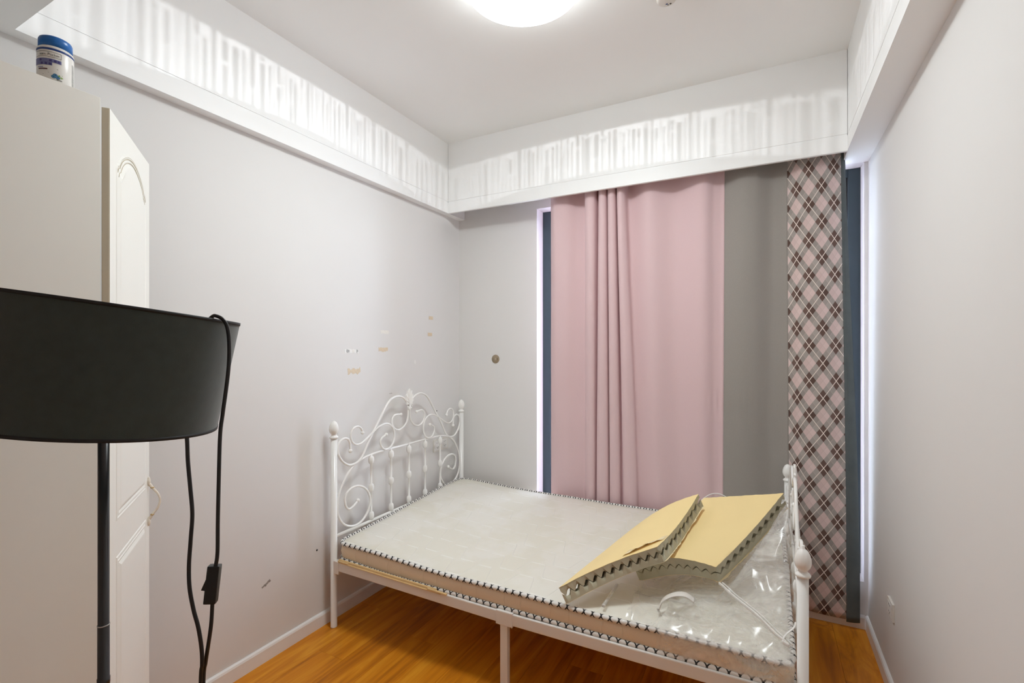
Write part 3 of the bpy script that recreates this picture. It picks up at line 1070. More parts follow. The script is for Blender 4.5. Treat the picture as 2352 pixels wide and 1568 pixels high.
# ================================================================== FOAM PADS
def pad(name, label, A_, B_, C_, D_, T, nu, nv, sag, ragged, pu, pv, amp):
    A_, B_, C_, D_ = map(Vector, (A_, B_, C_, D_))
    root = tag(empty(name, tuple((A_ + B_ + C_ + D_) / 4)), label, 'foam pad', 'egg-crate foam pads piled at the foot of the bed')
    O = Vector(root.location)

    def top(u, v):
        p = A_ * (1 - u) * (1 - v) + B_ * u * (1 - v) + C_ * u * v + D_ * (1 - u) * v
        p = p + Vector((0, 0, 1)) * sag(u, v)
        return p

    def nrm(u, v):
        e = 0.01
        du = top(u + e, v) - top(u - e, v)
        dv = top(u, v + e) - top(u, v - e)
        return du.cross(dv).normalized()

    def w(x):
        c = math.cos(x)
        return 0.55 * c + 0.45 * (1 - 2 * math.acos(max(-1, min(1, c))) / math.pi)

    def g(u, v, a, b):
        b = b * smoothstep(0.02, 0.12, v)
        return w(2 * math.pi * nu * u + a) * w(2 * math.pi * nv * v + b)

    su, sv = nu * 8, nv * 8

    def slab(nm, f0, f1, mat, su=su, sv=sv, out=0.0, smooth=True, jitter=0.0):
        vs, fs = [], []
        rj = random.Random(len(nm) + nu)
        for f in (f0, f1):
            for i in range(su + 1):
                for j in range(sv + 1):
                    u, v = i / su, j / sv
                    uu = -out + u * (1 + 2 * out)
                    vv = -out + v * (1 + 2 * out)
                    if jitter and (i in (0, su) or j in (0, sv)):
                        uu += rj.uniform(-jitter, jitter)
                        vv += rj.uniform(-jitter, jitter)
                    vs.append(top(uu, vv) - nrm(uu, vv) * (f(u, v) * T) - O)
        st = sv + 1
        off = (su + 1) * st
        for i in range(su):
            for j in range(sv):
                a = i * st + j
                fs.append((a, a + st, a + st + 1, a + 1))
                fs.append((off + a, off + a + 1, off + a + st + 1, off + a + st))
        for i in range(su):
            for j in (0, sv):
                a, b = i * st + j, (i + 1) * st + j
                q = (a, off + a, off + b, b)
                fs.append(q if j == 0 else q[::-1])
        for j in range(sv):
            for i in (0, su):
                a, b = i * st + j, i * st + j + 1
                q = (b, off + b, off + a, a)
                fs.append(q if i == 0 else q[::-1])
        me = mesh(nm, vs, fs)
        o = link(nm, me, mat, root, smooth=smooth)
        if smooth:
            me.set_sharp_from_angle(angle=math.radians(50))
        return o

    gap = lambda v: 0.33 if pu > 1 else 0.09 + 0.20 * smoothstep(0.02, 0.12, v)
    up = lambda u, v: 0.49 - gap(v) / 2 - amp * g(u, v, pu, pv)
    lo = lambda u, v: 0.49 + gap(v) / 2 - amp * g(u, v, 0.0, 0.0)
    slab('upper_sheet', lambda u, v: 0.0, up, M['foam'])
    slab('lower_sheet', lo, lambda u, v: 1.0, M['foam'])
    b1 = slab('top_backing_paper', lambda u, v: -0.018, lambda u, v: -0.004, M['backing'], 24, 24, 0.002, True, ragged)
    b2 = slab('bottom_backing_paper', lambda u, v: 1.004, lambda u, v: 1.018, M['backing_under'], 24, 24, 0.004, True, ragged)
    return root, top, nrm


padL, topL, nrmL = pad('foam_pad', 'smaller egg-crate foam pad with yellow paper top, slumped over its neighbour onto the mattress',
                       (-0.711, 1.752, 0.487), (-0.372, 1.925, 0.648), (-0.268, 2.325, 0.760), (-0.541, 2.20, 0.594), 0.062, 11, 10,
                       lambda u, v: 0.022 * math.sin(math.pi * max(0, min(1, u))) * (0.6 + 0.4 * v) - 0.020 * math.sin(math.pi * max(0, min(1, v))) * u, 0.004, 1.22, 1.22, 0.26)
padR, topR, nrmR = pad('foam_pad', 'larger egg-crate foam pad with yellow paper top, propped up beside the footboard',
                       (-0.490, 2.02, 0.520), (-0.167, 2.0, 0.583), (0.068, 2.40, 0.790), (-0.255, 2.43, 0.715), 0.074, 9, 11,
                       lambda u, v: 0.030 * math.sin(math.pi * max(0, min(1, u))) * (1 - v) - 0.012 * math.sin(math.pi * max(0, min(1, v))), 0.003, 0.25, 2.3, 0.13)

# torn strip of backing paper curling up on the front pad
vs, fs = [], []
PO = Vector(padL.location)
for i in range(15):
    u = 0.62 + 0.37 * i / 14
    for j in range(3):
        v = 0.045 + 0.05 * j + 0.12 * max(0, (i - 4) / 10)
        lift = 0.003 + 0.010 * (1 - j / 2) * math.sin(math.pi * i / 14) + 0.002 * math.sin(i * 1.7)
        vs.append(topL(u, v) + nrmL(u, v) * lift - PO)
for i in range(14):
    for j in range(2):
        a = i * 3 + j
        fs.append((a, a + 3, a + 4, a + 1))
o = link('torn_paper_flap', mesh('torn_paper_flap', vs, fs), M['backing_under'], padL, smooth=True)
md = o.modifiers.new('thickness', 'SOLIDIFY')
md.thickness = 0.0008

# ================================================================== PLASTIC BAG
bag = tag(empty('plastic_bag', (-0.15, 2.1, 0.43)), 'crumpled clear plastic bag heaped against the footboard under the foam pads', 'plastic bag')
GO = Vector(bag.location)


def pad_under(x, y):
    """underside height of the big pad above (x, y)"""
    E_, F_, J_ = Vector((-0.167, 2.0, 0.581)), Vector((0.068, 2.40, 0.790)), Vector((-0.5, 2.02, 0.495))
    n_ = (F_ - E_).cross(J_ - E_)
    z = E_.z - (n_.x * (x - E_.x) + n_.y * (y - E_.y)) / n_.z
    return z - 0.106


ZY = [(1.745, 0.428), (1.80, 0.440), (1.90, 0.478), (2.00, 0.520), (2.15, 0.630), (2.30, 0.735), (2.45, 0.740), (2.60, 0.660), (2.75, 0.520), (2.86, 0.470)]


def zprofile(y):
    for (a, za), (b, zb_) in zip(ZY, ZY[1:]):
        if y <= b:
            t = max(0, (y - a) / (b - a))
            return za + (zb_ - za) * t
    return ZY[-1][1]


def crumple(p, s, seed):
    q = Vector((p.x * s + seed, p.y * s * 0.7 - p.x * s * 0.5, p.z * s))
    a = 1 - abs(noise.noise(q)) * 2
    b = 1 - abs(noise.noise(q * 2.3 + Vector((3, 1, 7)))) * 2
    return a * 0.6 + b * 0.4


def film(name, x0, x1, drape, yend, scale, amp, seed, mat, hmul):
    nx, ny = 90, 150
    vs, fs = [], []
    ys = MY0 - 0.014
    for i in range(nx + 1):
        x = x0 + (x1 - x0) * i / nx
        for j in range(ny + 1):
            s = -drape + (drape + yend - ys) * j / ny
            if s < 0:
                xx = x
                hem = 0.02 * noise.noise(Vector((x * 9, seed, 0)))
                z = 0.430 + s + hem * (-s / max(drape, 1e-3))
                p = Vector((xx, ys - 0.006 - 0.010 * abs(noise.noise(Vector((x * 14, s * 8, seed)))), z))
            else:
                y = ys + s
                w = smoothstep(x0 - 0.02, x0 + 0.42, x)
                zb_ = mtop(max(MX0, min(MX1, x)), max(MY0, min(MY1, y))) + 0.010
                z = zb_ + max(0, (zprofile(y) - 0.43)) * w * hmul
                p = Vector((x, y, z))
                c = crumple(p, scale, seed)
                p.z += amp * c * smoothstep(0, 0.05, s)
                p.x += amp * 0.7 * noise.noise(p * 11 + Vector((seed, 0, 0))) * (1 - i / nx) 
                if -0.56 < x < 0.10 and 1.96 < y < 2.5:
                    p.z = min(p.z, pad_under(x, y) + (0.30 * smoothstep(0.015, 0.12, x - (-0.167 + (y - 2.0) * 0.5875)) ))
                p.z = max(p.z, zb_ - 0.002)
            vs.append(p - GO)
    for i in range(nx):
        for j in range(ny):
            a = i * (ny + 1) + j
            fs.append((a, a + ny + 1, a + ny + 2, a + 1))
    return link(name, mesh(name, vs, fs), mat, bag, smooth=True)


film('outer_film', -0.34, 0.080, 0.075, 2.72, 5.5, 0.026, 3.1, M['film'], 1.0)
film('inner_film', -0.46, 0.074, 0.012, 2.60, 8.0, 0.024, 8.7, M['film_inner'], 0.72)

# folded white hem running down the bag
hem = catmull([Vector(p) - GO for p in ((-0.155, 1.975, 0.535), (-0.115, 1.94, 0.524), (-0.024, 1.865, 0.498), (0.035, 1.815, 0.475), (0.068, 1.79, 0.463))], 8)
for k, (dx, w_) in enumerate(((0.0, 0.006), (0.011, 0.0035))):
    pp = [p + Vector((dx, dx * 0.3, 0.003 * k + 0.0015 * math.sin(i * 0.5))) for i, p in enumerate(hem)]
    tube('folded_hem', pp, w_, M['bag_band'], bag, 8, flat=0.35)
loopp = catmull([Vector(p) - GO for p in ((0.068, 1.79, 0.462), (0.050, 1.80, 0.468), (0.060, 1.815, 0.486), (0.082, 1.83, 0.505), (0.088, 1.84, 0.520))], 8)
tube('folded_hem', loopp, 0.006, M['bag_band'], bag, 8, flat=0.3)
arc = catmull([Vector(p) - GO for p in ((-0.300, 2.56, 0.640), (-0.27, 2.57, 0.675), (-0.235, 2.58, 0.698), (-0.195, 2.58, 0.702), (-0.150, 2.58, 0.682), (-0.09, 2.57, 0.650))], 8)
vs, fs = [], []
for i, p in enumerate(arc):
    q0 = p.copy()
    vs += [q0, Vector((p.x, p.y + 0.012, p.z - 0.04)), Vector((p.x, p.y + 0.02, 0.478 - GO.z))]
for i in range(len(arc) - 1):
    for j in range(2):
        a = i * 3 + j
        fs.append((a, a + 3, a + 4, a + 1))
link('raised_film_loop', mesh('raised_film_loop', vs, fs), M['film_inner'], bag, smooth=True)
tube('raised_film_edge', arc, 0.0022, M['bag_band'], bag, 6)

# bent white packing strip showing through the bag
ps = tag(empty('packing_strip', (-0.30, 1.90, 0.44)), 'bent whitish plastic strip seen through the clear bag', 'strip')
pso = Vector(ps.location)
path = catmull([Vector(p) - pso for p in ((-0.352, 1.850, 0.437), (-0.352, 1.858, 0.446), (-0.338, 1.868, 0.478), (-0.300, 1.878, 0.502), (-0.262, 1.885, 0.506), (-0.232, 1.890, 0.490))], 6)
tube('band', path, 0.016, M['cream_plastic'], ps, 8, flat=0.22, up=(0, 1, 0.15))

# clear tube lying on the mattress
tb = tag(empty('plastic_tube', (-0.545, 1.86, 0.44)), 'short clear plastic tube poking out from below the foam', 'tube')
tbo = Vector(tb.location)
pa, pb = Vector((-0.548, 1.800, 0.437)), Vector((-0.540, 1.965, 0.446))
tube('barrel', [pa - tbo, (pa + pb) / 2 - tbo, pb - tbo], 0.0062, M['tube_clear'], tb, 14)
dirv = (pb - pa).normalized()
tube('end_cap', [pa - tbo - dirv * 0.003, pa - tbo + dirv * 0.001], 0.0068, M['cream_plastic'], tb, 14)

# ================================================================== CURTAIN
cur = tag(empty('curtain', (-0.45, 2.90, 0.0)), 'floor-length curtain of pink, grey and argyle panels across the window', 'curtain')
CO = Vector(cur.location)
# plan of the folds: (x at the rail, y at the rail, x at the hem, y at the hem)
PINK = [(-1.238, 2.905, -1.262, 2.972), (-1.195, 2.872, -1.215, 2.958), (-1.12, 2.878, -1.15, 2.962), (-1.06, 2.908, -1.085, 2.978), (-1.005, 2.915, -1.035, 2.984),
        (-0.994, 2.885, -1.020, 2.968), (-0.985, 2.862, -1.006, 2.950), (-0.955, 2.848, -0.985, 2.940), (-0.927, 2.860, -0.962, 2.948), (-0.915, 2.905, -0.956, 2.982), (-0.906, 2.905, -0.950, 2.982),
        (-0.897, 2.860, -0.940, 2.950), (-0.876, 2.846, -0.905, 2.938), (-0.856, 2.860, -0.874, 2.950), (-0.851, 2.908, -0.868, 2.984), (-0.847, 2.908, -0.862, 2.984),
        (-0.842, 2.860, -0.855, 2.950), (-0.821, 2.846, -0.825, 2.938), (-0.802, 2.860, -0.797, 2.950), (-0.797, 2.908, -0.790, 2.984), (-0.793, 2.908, -0.776, 2.984),
        (-0.788, 2.860, -0.768, 2.950), (-0.768, 2.846, -0.730, 2.936), (-0.749, 2.864, -0.692, 2.950), (-0.740, 2.905, -0.682, 2.978), (-0.700, 2.904, -0.650, 2.980),
        (-0.604, 2.870, -0.565, 2.958), (-0.470, 2.908, -0.450, 2.980), (-0.318, 2.870, -0.320, 2.956), (-0.250, 2.896, -0.255, 2.975), (-0.198, 2.903, -0.212, 2.972)]
GREY = [PINK[-1], (-0.120, 2.876, -0.124, 2.960), (-0.050, 2.880, -0.060, 2.964), (0.020, 2.910, 0.010, 2.980), (0.060, 2.910, 0.060, 2.980), (0.101, 2.900, 0.112, 2.972)]
ARG = [GREY[-1], (0.180, 2.872, 0.190, 2.955), (0.250, 2.874, 0.270, 2.944), (0.331, 2.897, 0.362, 2.946)]
LIN = [ARG[-1], (0.338, 2.902, 0.382, 2.948), (0.345, 2.910, 0.405, 2.955), (0.349, 2.916, 0.420, 2.962)]
HEM, TOPZ = 0.052, 2.815


def curtain_panel(name, ctrl, before, after, mat, hem=HEM, sub=8, uvx0=0.0, rows=84):
    pts = ([before] if before else []) + ctrl + ([after] if after else [])
    t4 = catmull([(p[0], p[1], p[2]) for p in pts], sub)
    y4 = catmull([(p[3], 0, 0) for p in pts], sub)
    i0 = sub if before else 0
    i1 = len(t4) - (sub if after else 0)
    t4, y4 = t4[i0:i1], y4[i0:i1]
    nc = len(t4)
    cum = [uvx0]
    for k in range(1, nc):
        cum.append(cum[-1] + math.hypot(t4[k].x - t4[k - 1].x, t4[k].y - t4[k - 1].y))
    vs, fs, uvs = [], [], []
    for r in range(rows + 1):
        z = hem + (TOPZ - hem) * r / rows
        t = smoothstep(2.75, 0.35, z) * 0.6 + 0.4 * max(0, min(1, (2.5 - z) / 2.2))
        for k in range(nc):
            x = t4[k].x * (1 - t) + t4[k].z * t
            y = (2.885 + (t4[k].y - 2.885) * 1.35) * (1 - t) + y4[k].x * t
            # stitched gathers near the seams
            gth = math.exp(-((z - 1.12) / 0.035) ** 2) * math.exp(-((x + 0.20) / 0.16) ** 2)
            y += 0.0035 * gth * math.sin(x * 210)
            gth2 = math.exp(-((z - 0.98) / 0.05) ** 2)
            y += 0.0012 * gth2 * math.sin(x * 90 + z * 40)
            y += 0.002 * noise.noise(Vector((x * 5, z * 2.2, 1.7)))
            vs.append(Vector((x, min(y, 2.988), z)) - CO)
    for r in range(rows):
        for k in range(nc - 1):
            a = r * nc + k
            fs.append((a, a + 1, a + nc + 1, a + nc))
            z0 = hem + (TOPZ - hem) * r / rows
            z1 = hem + (TOPZ - hem) * (r + 1) / rows
            uvs += [(cum[k], z0), (cum[k + 1], z0), (cum[k + 1], z1), (cum[k], z1)]
    me = mesh(name, vs, fs)
    l = me.uv_layers.new(name='UVMap')
    l.data.foreach_set('uv', [c for x in uvs for c in x])
    o = link(name, me, mat, cur, smooth=True)
    md = o.modifiers.new('cloth_thickness', 'SOLIDIFY')
    md.thickness = 0.0016
    md.offset = 1.0
    return o


curtain_panel('pink_panel', PINK, None, GREY[1], M['pink'])
curtain_panel('grey_panel', GREY, PINK[-2], ARG[1], M['grey'])
curtain_panel('argyle_panel', ARG, GREY[-2], LIN[1], M['argyle'], uvx0=0.012)
curtain_panel('lining_edge', LIN, ARG[-2], None, M['lining'], hem=0.040)
rail = box('curtain_rail', -1.42 - CO.x, 0.34 - CO.x, 2.868 - CO.y, 2.894 - CO.y, 2.815, ZC, M['white_plastic'], cur, 0.002)

# ================================================================== WARDROBE
WX, WY, WZ = -1.530, 0.617, 2.070
wd = tag(empty('wardrobe', (-1.77, 0.34, 0)), 'tall narrow cream wardrobe with its arched-panel door ajar', 'wardrobe')
WO = Vector(wd.location)


def Wb(name, x0, x1, y0, y1, z0, z1, mat, parent=wd, bev=0.0012):
    return box(name, x0 - WO.x, x1 - WO.x, y0 - WO.y, y1 - WO.y, z0, z1, mat, parent, bev)


wx0, wy0 = -2.000, 0.06
Wb('side_panel', WX - 0.018, WX, wy0, WY, 0.0, WZ, M['cabinet'])
Wb('side_panel', wx0, wx0 + 0.018, wy0, WY, 0.0, WZ, M['cabinet'])
Wb('top_panel', wx0 + 0.018, WX - 0.018, wy0, WY, WZ - 0.020, WZ, M['cabinet'])
Wb('bottom_panel', wx0 + 0.018, WX - 0.018, wy0, WY, 0.06, 0.078, M['cabinet'])
Wb('back_panel', wx0 + 0.018, WX - 0.018, wy0, wy0 + 0.008, 0.078, WZ - 0.020, M['cabinet'])
Wb('shelf', wx0 + 0.018, WX - 0.018, wy0 + 0.008, WY - 0.03, 1.62, 1.638, M['cabinet'])
Wb('plinth', wx0 + 0.018, WX - 0.018, WY - 0.03, WY - 0.012, 0.0, 0.06, M['cabinet'])
# door: local x along the door from the hinge, local y outwards (face), z up
DW, DH0, DH1, DT = 0.432, 0.045, 2.048, 0.018
th = math.radians(36.5)
hinge = Vector((WX - 0.001, WY + 0.002, 0))
dirx = Vector((-math.cos(th), math.sin(th), 0))
nrmx = Vector((math.sin(th), math.cos(th), 0))
bm = bmesh.new()
add_box(bm, 0, DW, 0, DT, DH0, DH1, 0.003)
dm = bm_mesh(bm, 'door')
door = link('door', dm, [M['cab_door'], M['cab_edge']], wd)
for p in dm.polygons:
    if abs(p.normal.y) < 0.5:
        p.material_index = 1
door.matrix_local = Matrix(((dirx.x, nrmx.x, 0, hinge.x - WO.x), (dirx.y, nrmx.y, 0, hinge.y - WO.y), (0, 0, 1, 0), (0, 0, 0, 1)))


def sweep_closed(name, path, prof, mat, parent):
    """profile (across, height above the door face) swept round a closed path in the door plane"""
    n, m = len(path), len(prof)
    vs, fs = [], []
    for i in range(n):
        p0, p1, p2 = Vector(path[i - 1]), Vector(path[i]), Vector(path[(i + 1) % n])
        t = (p2 - p0).normalized()
        nn = Vector((-t.y, t.x))
        for a, h in prof:
            q = p1 + nn * a
            vs.append((q.x, DT + h, q.y))
    for i in range(n):
        j = (i + 1) % n
        for k in range(m - 1):
            fs.append((i * m + k, j * m + k, j * m + k + 1, i * m + k + 1))
    bm = bmesh.new()
    bv = [bm.verts.new(v) for v in vs]
    for f in fs:
        bm.faces.new([bv[i] for i in f])
    return link(name, bm_mesh(bm, name), mat, parent, smooth=False)


px0, px1 = 0.058, 0.372
MOULD = [(-0.006, 0.0), (-0.004, 0.0020), (0.0, 0.0024), (0.003, 0.0006), (0.006, 0.0006), (0.009, 0.0024), (0.012, 0.0018), (0.016, 0.0002), (0.021, 0.0022), (0.026, 0.0046), (0.030, 0.0050)]


def arch_path(i, z0=0.955, zs=1.905, arch=True):
    a, b, c = px0 + i, px1 - i, zs - i
    pts = [(a, z0 + i), (b, z0 + i)]
    if not arch:
        return pts + [(b, c), (a, c)]
    sh = 0.030 - i * 0.25
    pts += [(b, c), (b - sh * 0.25, c + 0.012), (b - sh * 0.75, c + 0.018), (b - sh, c + 0.028)]
    for k in range(1, 16):
        t = k / 16
        pts.append((b - sh + (a + sh - (b - sh)) * t, c + 0.028 + 0.050 * math.sin(math.pi * t) ** 0.75))
    pts += [(a + sh, c + 0.028), (a + sh * 0.75, c + 0.018), (a + sh * 0.25, c + 0.012), (a, c)]
    return pts


def panel(**kw):
    rings = [[(x, DT + h, z) for x, z in arch_path(i, **kw)] for i, h in MOULD]
    n = len(rings[0])
    vs = [v for r_ in rings for v in r_]
    fs = [(k * n + m, k * n + (m + 1) % n, (k + 1) * n + (m + 1) % n, (k + 1) * n + m) for k in range(len(rings) - 1) for m in range(n)]
    bm = bmesh.new()
    bv = [bm.verts.new(v) for v in vs]
    for f in fs:
        bm.faces.new([bv[q] for q in f])
    link('panel_moulding', bm_mesh(bm, 'panel_moulding'), M['cab_door'], door)
    inner = arch_path(0.0298, **kw)
    bm = bmesh.new()
    top_ = [bm.verts.new((x, DT + 0.0050, z)) for x, z in inner]
    bot_ = [bm.verts.new((x, DT + 0.0010, z)) for x, z in inner]
    m_ = len(inner)
    fcs = [bm.faces.new(top_), bm.faces.new(bot_[::-1])]
    for k in range(m_):
        bm.faces.new((top_[k], top_[(k + 1) % m_], bot_[(k + 1) % m_], bot_[k]))
    bmesh.ops.triangulate(bm, faces=fcs)
    link('raised_panel', bm_mesh(bm, 'raised_panel'), M['cab_door'], door)


panel()
panel(z0=0.14, zs=0.845, arch=False)
# bow handle near the free edge
hx, hz0, hz1 = 0.410, 0.828, 0.975
hp = catmull([(hx, DT + 0.004, hz0 + 0.014), (hx, DT + 0.014, hz0 + 0.030), (hx, DT + 0.028, hz0 + 0.050), (hx, DT + 0.034, (hz0 + hz1) / 2), (hx, DT + 0.028, hz1 - 0.050), (hx, DT + 0.014, hz1 - 0.030), (hx, DT + 0.004, hz1 - 0.014)], 6)
hd = tube('handle', hp, [0.0050 - 0.0016 * math.sin(math.pi * i / (len(hp) - 1)) for i in range(len(hp))], M['handle'], door, 8)
hd['label'] = 'cream bow handle'
for zc in (hz0 + 0.006, hz1 - 0.006):
    bm = bmesh.new()
    bmesh.ops.create_uvsphere(bm, u_segments=10, v_segments=8, radius=1.0, matrix=Matrix.Translation((hx, DT + 0.003, zc)) @ Matrix.Diagonal((0.007, 0.0055, 0.016, 1)))
    link('handle_foot', bm_mesh(bm, 'handle_foot'), M['handle'], hd, smooth=True)
for zc in (hz0 + 0.028, hz1 - 0.028):
    bm = bmesh.new()
    bmesh.ops.create_uvsphere(bm, u_segments=10, v_segments=6, radius=1.0, matrix=Matrix.Translation((hx, DT + 0.0125, zc)) @ Matrix.Diagonal((0.0062, 0.0062, 0.0032, 1)))
    link('handle_collar', bm_mesh(bm, 'handle_collar'), M['brass'], hd, smooth=True)
for off_ in (-0.001, 0.0045, 0.014):
    tube('antique_line', [(x, DT + 0.0014, z) for x, z in arch_path(off_)[2:]], 0.0011, M['antique'], door, 6)

# ================================================================== BOTTLE
BR = 0.0352
bt = tag(empty('supplement_bottle', (-1.602, 0.552, WZ)), 'white plastic tub with blue lid and berry label on top of the wardrobe', 'bottle')
lathe('body', [(0.0, 0.0), (BR - 0.002, 0.0), (BR, 0.003), (BR, 0.098), (BR - 0.001, 0.101), (BR - 0.004, 0.104), (0.0, 0.104)], M['bottle_white'], bt, 48)
lathe('lid', [(0.0, 0.1035), (BR - 0.0025, 0.1035), (BR - 0.0025, 0.124), (BR - 0.004, 0.128), (BR - 0.008, 0.1305), (0.0, 0.131)], M['lid_blue'], bt, 48)
lathe('label_stripe', [(BR - 0.001, 0.0905), (BR + 0.0003, 0.0905), (BR + 0.0003, 0.0955), (BR - 0.001, 0.0955), (BR - 0.001, 0.0905)], M['ink_navy'], bt, 48)
body = [c for c in bt.children if c.name.startswith('body')][0]
# angle 0 looks at the viewer; positive turns to the viewer's right
view_a = math.atan2(0 - 0.552, 0 + 1.602)


def wrap_poly(name, pts, mat, lift=0.0005):
    """flat print wrapped on the tub: (mm along the girth from the middle, mm up)"""
    vs, fs = [], []
    d = []
    for i in range(len(pts)):
        p, q = Vector(pts[i]), Vector(pts[(i + 1) % len(pts)])
        k = max(1, int(abs(q.x - p.x) / 2))
        for j in range(k):
            d.append(p + (q - p) * j / k)
    for p in d:
        a = view_a + p.x / 1000 / BR
        vs.append(((BR + lift) * math.cos(a), (BR + lift) * math.sin(a), p.y / 1000))
    bm = bmesh.new()
    f = bm.faces.new([bm.verts.new(v) for v in vs])
    bmesh.ops.triangulate(bm, faces=[f])
    return link(name, bm_mesh(bm, name), mat, body)


def rect(x0, x1, y0, y1):
    return [(x0, y0), (x1, y0), (x1, y1), (x0, y1)]


def wrapped_grid(name, x0, x1, y0, y1, mat, lift=0.0005):
    n = max(2, int((x1 - x0) / 2))
    vs, fs = [], []
    for i in range(n + 1):
        a = view_a + (x0 + (x1 - x0) * i / n) / 1000 / BR
        for y in (y0, y1):
            vs.append(((BR + lift) * math.cos(a), (BR + lift) * math.sin(a), y / 1000))
    fs = [(2 * i, 2 * i + 2, 2 * i + 3, 2 * i + 1) for i in range(n)]
    return link(name, mesh(name, vs, fs), mat, body)


for nm, r_ in (('label_box_line', (-48, 11, 85.2, 85.9)), ('label_box_line', (-48, 11, 72.6, 73.3)), ('label_box_line', (10.4, 11.1, 73, 85.6))):
    wrapped_grid(nm, *r_, M['ink_dark'])
wrapped_grid('label_block', -50, -6, 52, 60, M['ink_violet'])
wrapped_grid('label_block', -50, 11, 60, 68.5, M['ink_violet'])
for x_, y_ in ((-30, 64), (-9, 64), (-0.5, 64), (6, 64), (-18, 55.5), (-10, 55.5), (-27, 55.5)):
    wrapped_grid('label_glyph', x_ - 2.4, x_ + 2.4, y_ - 2.8, y_ + 2.8, M['ink_violet_dark'], 0.0008)
wrapped_grid('label_word', -36, -15, 40.5, 43.5, M['ink_maroon'])
wrapped_grid('label_word', -38, -24, 45.5, 47.5, M['ink_violet'])
for x_, y_, rx_ in ((3.5, 45, 1.5), (12.5, 33, 1.2), (-13, 34, 1.1), (-24, 29, 1.2), (9.8, 70, 0.8), (-12, 71, 0.8)):
    wrap_poly('label_speck', [(x_ - rx_, y_ + rx_ * 0.6), (x_ + rx_ * 0.3, y_ - rx_ * 0.6), (x_ + rx_, y_ - rx_ * 0.4), (x_ - rx_ * 0.2, y_ + rx_ * 0.7)][::1], M['leaf'] if y_ == 33 else M['ink_dark'])


def disc(x, y, rx, ry, n=18):
    return [(x + rx * math.cos(2 * math.pi * k / n), y + ry * math.sin(2 * math.pi * k / n)) for k in range(n)]


for x_, y_ in ((-0.5, 29.5), (-3.5, 25.5), (4.0, 25.0)):
    wrap_poly('label_berry', disc(x_, y_, 4.4, 4.2), M['berry_dark'], 0.0006)
    wrap_poly('label_berry', disc(x_, y_, 3.8, 3.6), M['berry'], 0.0009)
    wrap_poly('label_berry', disc(x_ + 0.3, y_ + 0.3, 1.1, 1.0, 10), M['berry_dark'], 0.0012)
wrap_poly('label_leaf', [(4, 29), (6.5, 33.0), (8.5, 31), (8, 28)], M['leaf'], 0.0009)
wrap_poly('label_leaf', [(7.5, 27.5), (11, 29), (14.5, 26.5), (11, 24.5)], M['leaf'], 0.0009)
wrapped_grid('label_word', 2, 12, 18.5, 20.2, M['ink_dark'])
yb_ = 8.0
rb = random.Random(3)
while yb_ < 74:
    h_ = rb.uniform(0.5, 1.5)
    wrapped_grid('barcode_bar', 36, 45, yb_, yb_ + h_, M['bar_grey'])
    yb_ += h_ + rb.uniform(0.8, 1.8)
# brand lettering
fc = bpy.data.curves.new('label_lettering', 'FONT')
fc.body = 'eam. Pocket'
fc.size = 8.6
fc.align_x = 'RIGHT'
tmp = bpy.data.objects.new('label_lettering_flat', fc)
COL.objects.link(tmp)
dg = bpy.context.evaluated_depsgraph_get()
me = bpy.data.meshes.new_from_object(tmp.evaluated_get(dg))
bpy.data.objects.remove(tmp)
for v in me.vertices:
    a_ = view_a + (v.co.x * 0.93 + 7.5) / 1000 / BR
    v.co = ((BR + 0.0007) * math.cos(a_), (BR + 0.0007) * math.sin(a_), (v.co.y + 76.3) / 1000)
me.materials.clear()
link('label_lettering', me, M['ink_dark'], body)

# ================================================================== FLOOR LAMP
fl = tag(empty('floor_lamp', (-1.006, 0.410, 0)), 'black floor lamp with tilted drum shade and its cord thrown over the rim', 'floor lamp')
FO = Vector(fl.location)
lathe('base', [(0.0, 0.0), (0.130, 0.0), (0.132, 0.004), (0.130, 0.016), (0.120, 0.020), (0.02, 0.024), (0.012, 0.032), (0.0, 0.032)], M['black_metal'], fl, 40)
lathe('pole', [(0.0, 0.020), (0.0088, 0.020), (0.0088, 0.845), (0.0092, 0.8455), (0.0092, 0.855), (0.0084, 0.8555), (0.0084, 0.945), (0.0080, 0.9455), (0.0080, 1.36), (0.0, 1.36)], M['black_metal'], fl, 20)
lathe('joint_ring', [(0.0082, 0.9445), (0.0089, 0.9445), (0.0089, 0.9465), (0.0082, 0.9465), (0.0082, 0.9445)], M['bar_grey'], fl, 20)
ax = Vector((0.095, 0.099, 1.0)).normalized()
q = Vector((0, 0, 1)).rotation_difference(ax)
sc_ = Vector((-1.0, 0.4135, 1.3925)) - FO
RT, RB, SH, TH_ = 0.1865, 0.1755, 0.2, 0.0022
prof = [(RB, -SH / 2), (RT, SH / 2), (RT - TH_, SH / 2), (RB - TH_, -SH / 2), (RB, -SH / 2)]
shd = lathe('shade', prof, M['shade'], fl, 72, smooth=False)
shd.data.set_sharp_from_angle(angle=math.radians(40))
shd.data.polygons.foreach_set('use_smooth', [True] * len(shd.data.polygons))
shd.rotation_mode = 'QUATERNION'
shd.rotation_quaternion = q
shd.location = sc_
for z_, r_ in ((-SH / 2 + 0.002, RB), (SH / 2 - 0.002, RT)):
    lathe('rim_trim', [(r_ - TH_ - 0.0006, z_ - 0.0026), (r_ + 0.0009, z_ - 0.0026), (r_ + 0.0009, z_ + 0.0026), (r_ - TH_ - 0.0006, z_ + 0.0026), (r_ - TH_ - 0.0006, z_ - 0.0026)], M['shade_trim'], shd, 72)
for k in range(3):
    a_ = 2 * math.pi * k / 3 + 0.4
    tube('spider_arm', [(0.016 * math.cos(a_), 0.016 * math.sin(a_), -0.04), ((RT - 0.004) * math.cos(a_), (RT - 0.004) * math.sin(a_), SH / 2 - 0.012)], 0.0018, M['black_metal'], shd, 6)
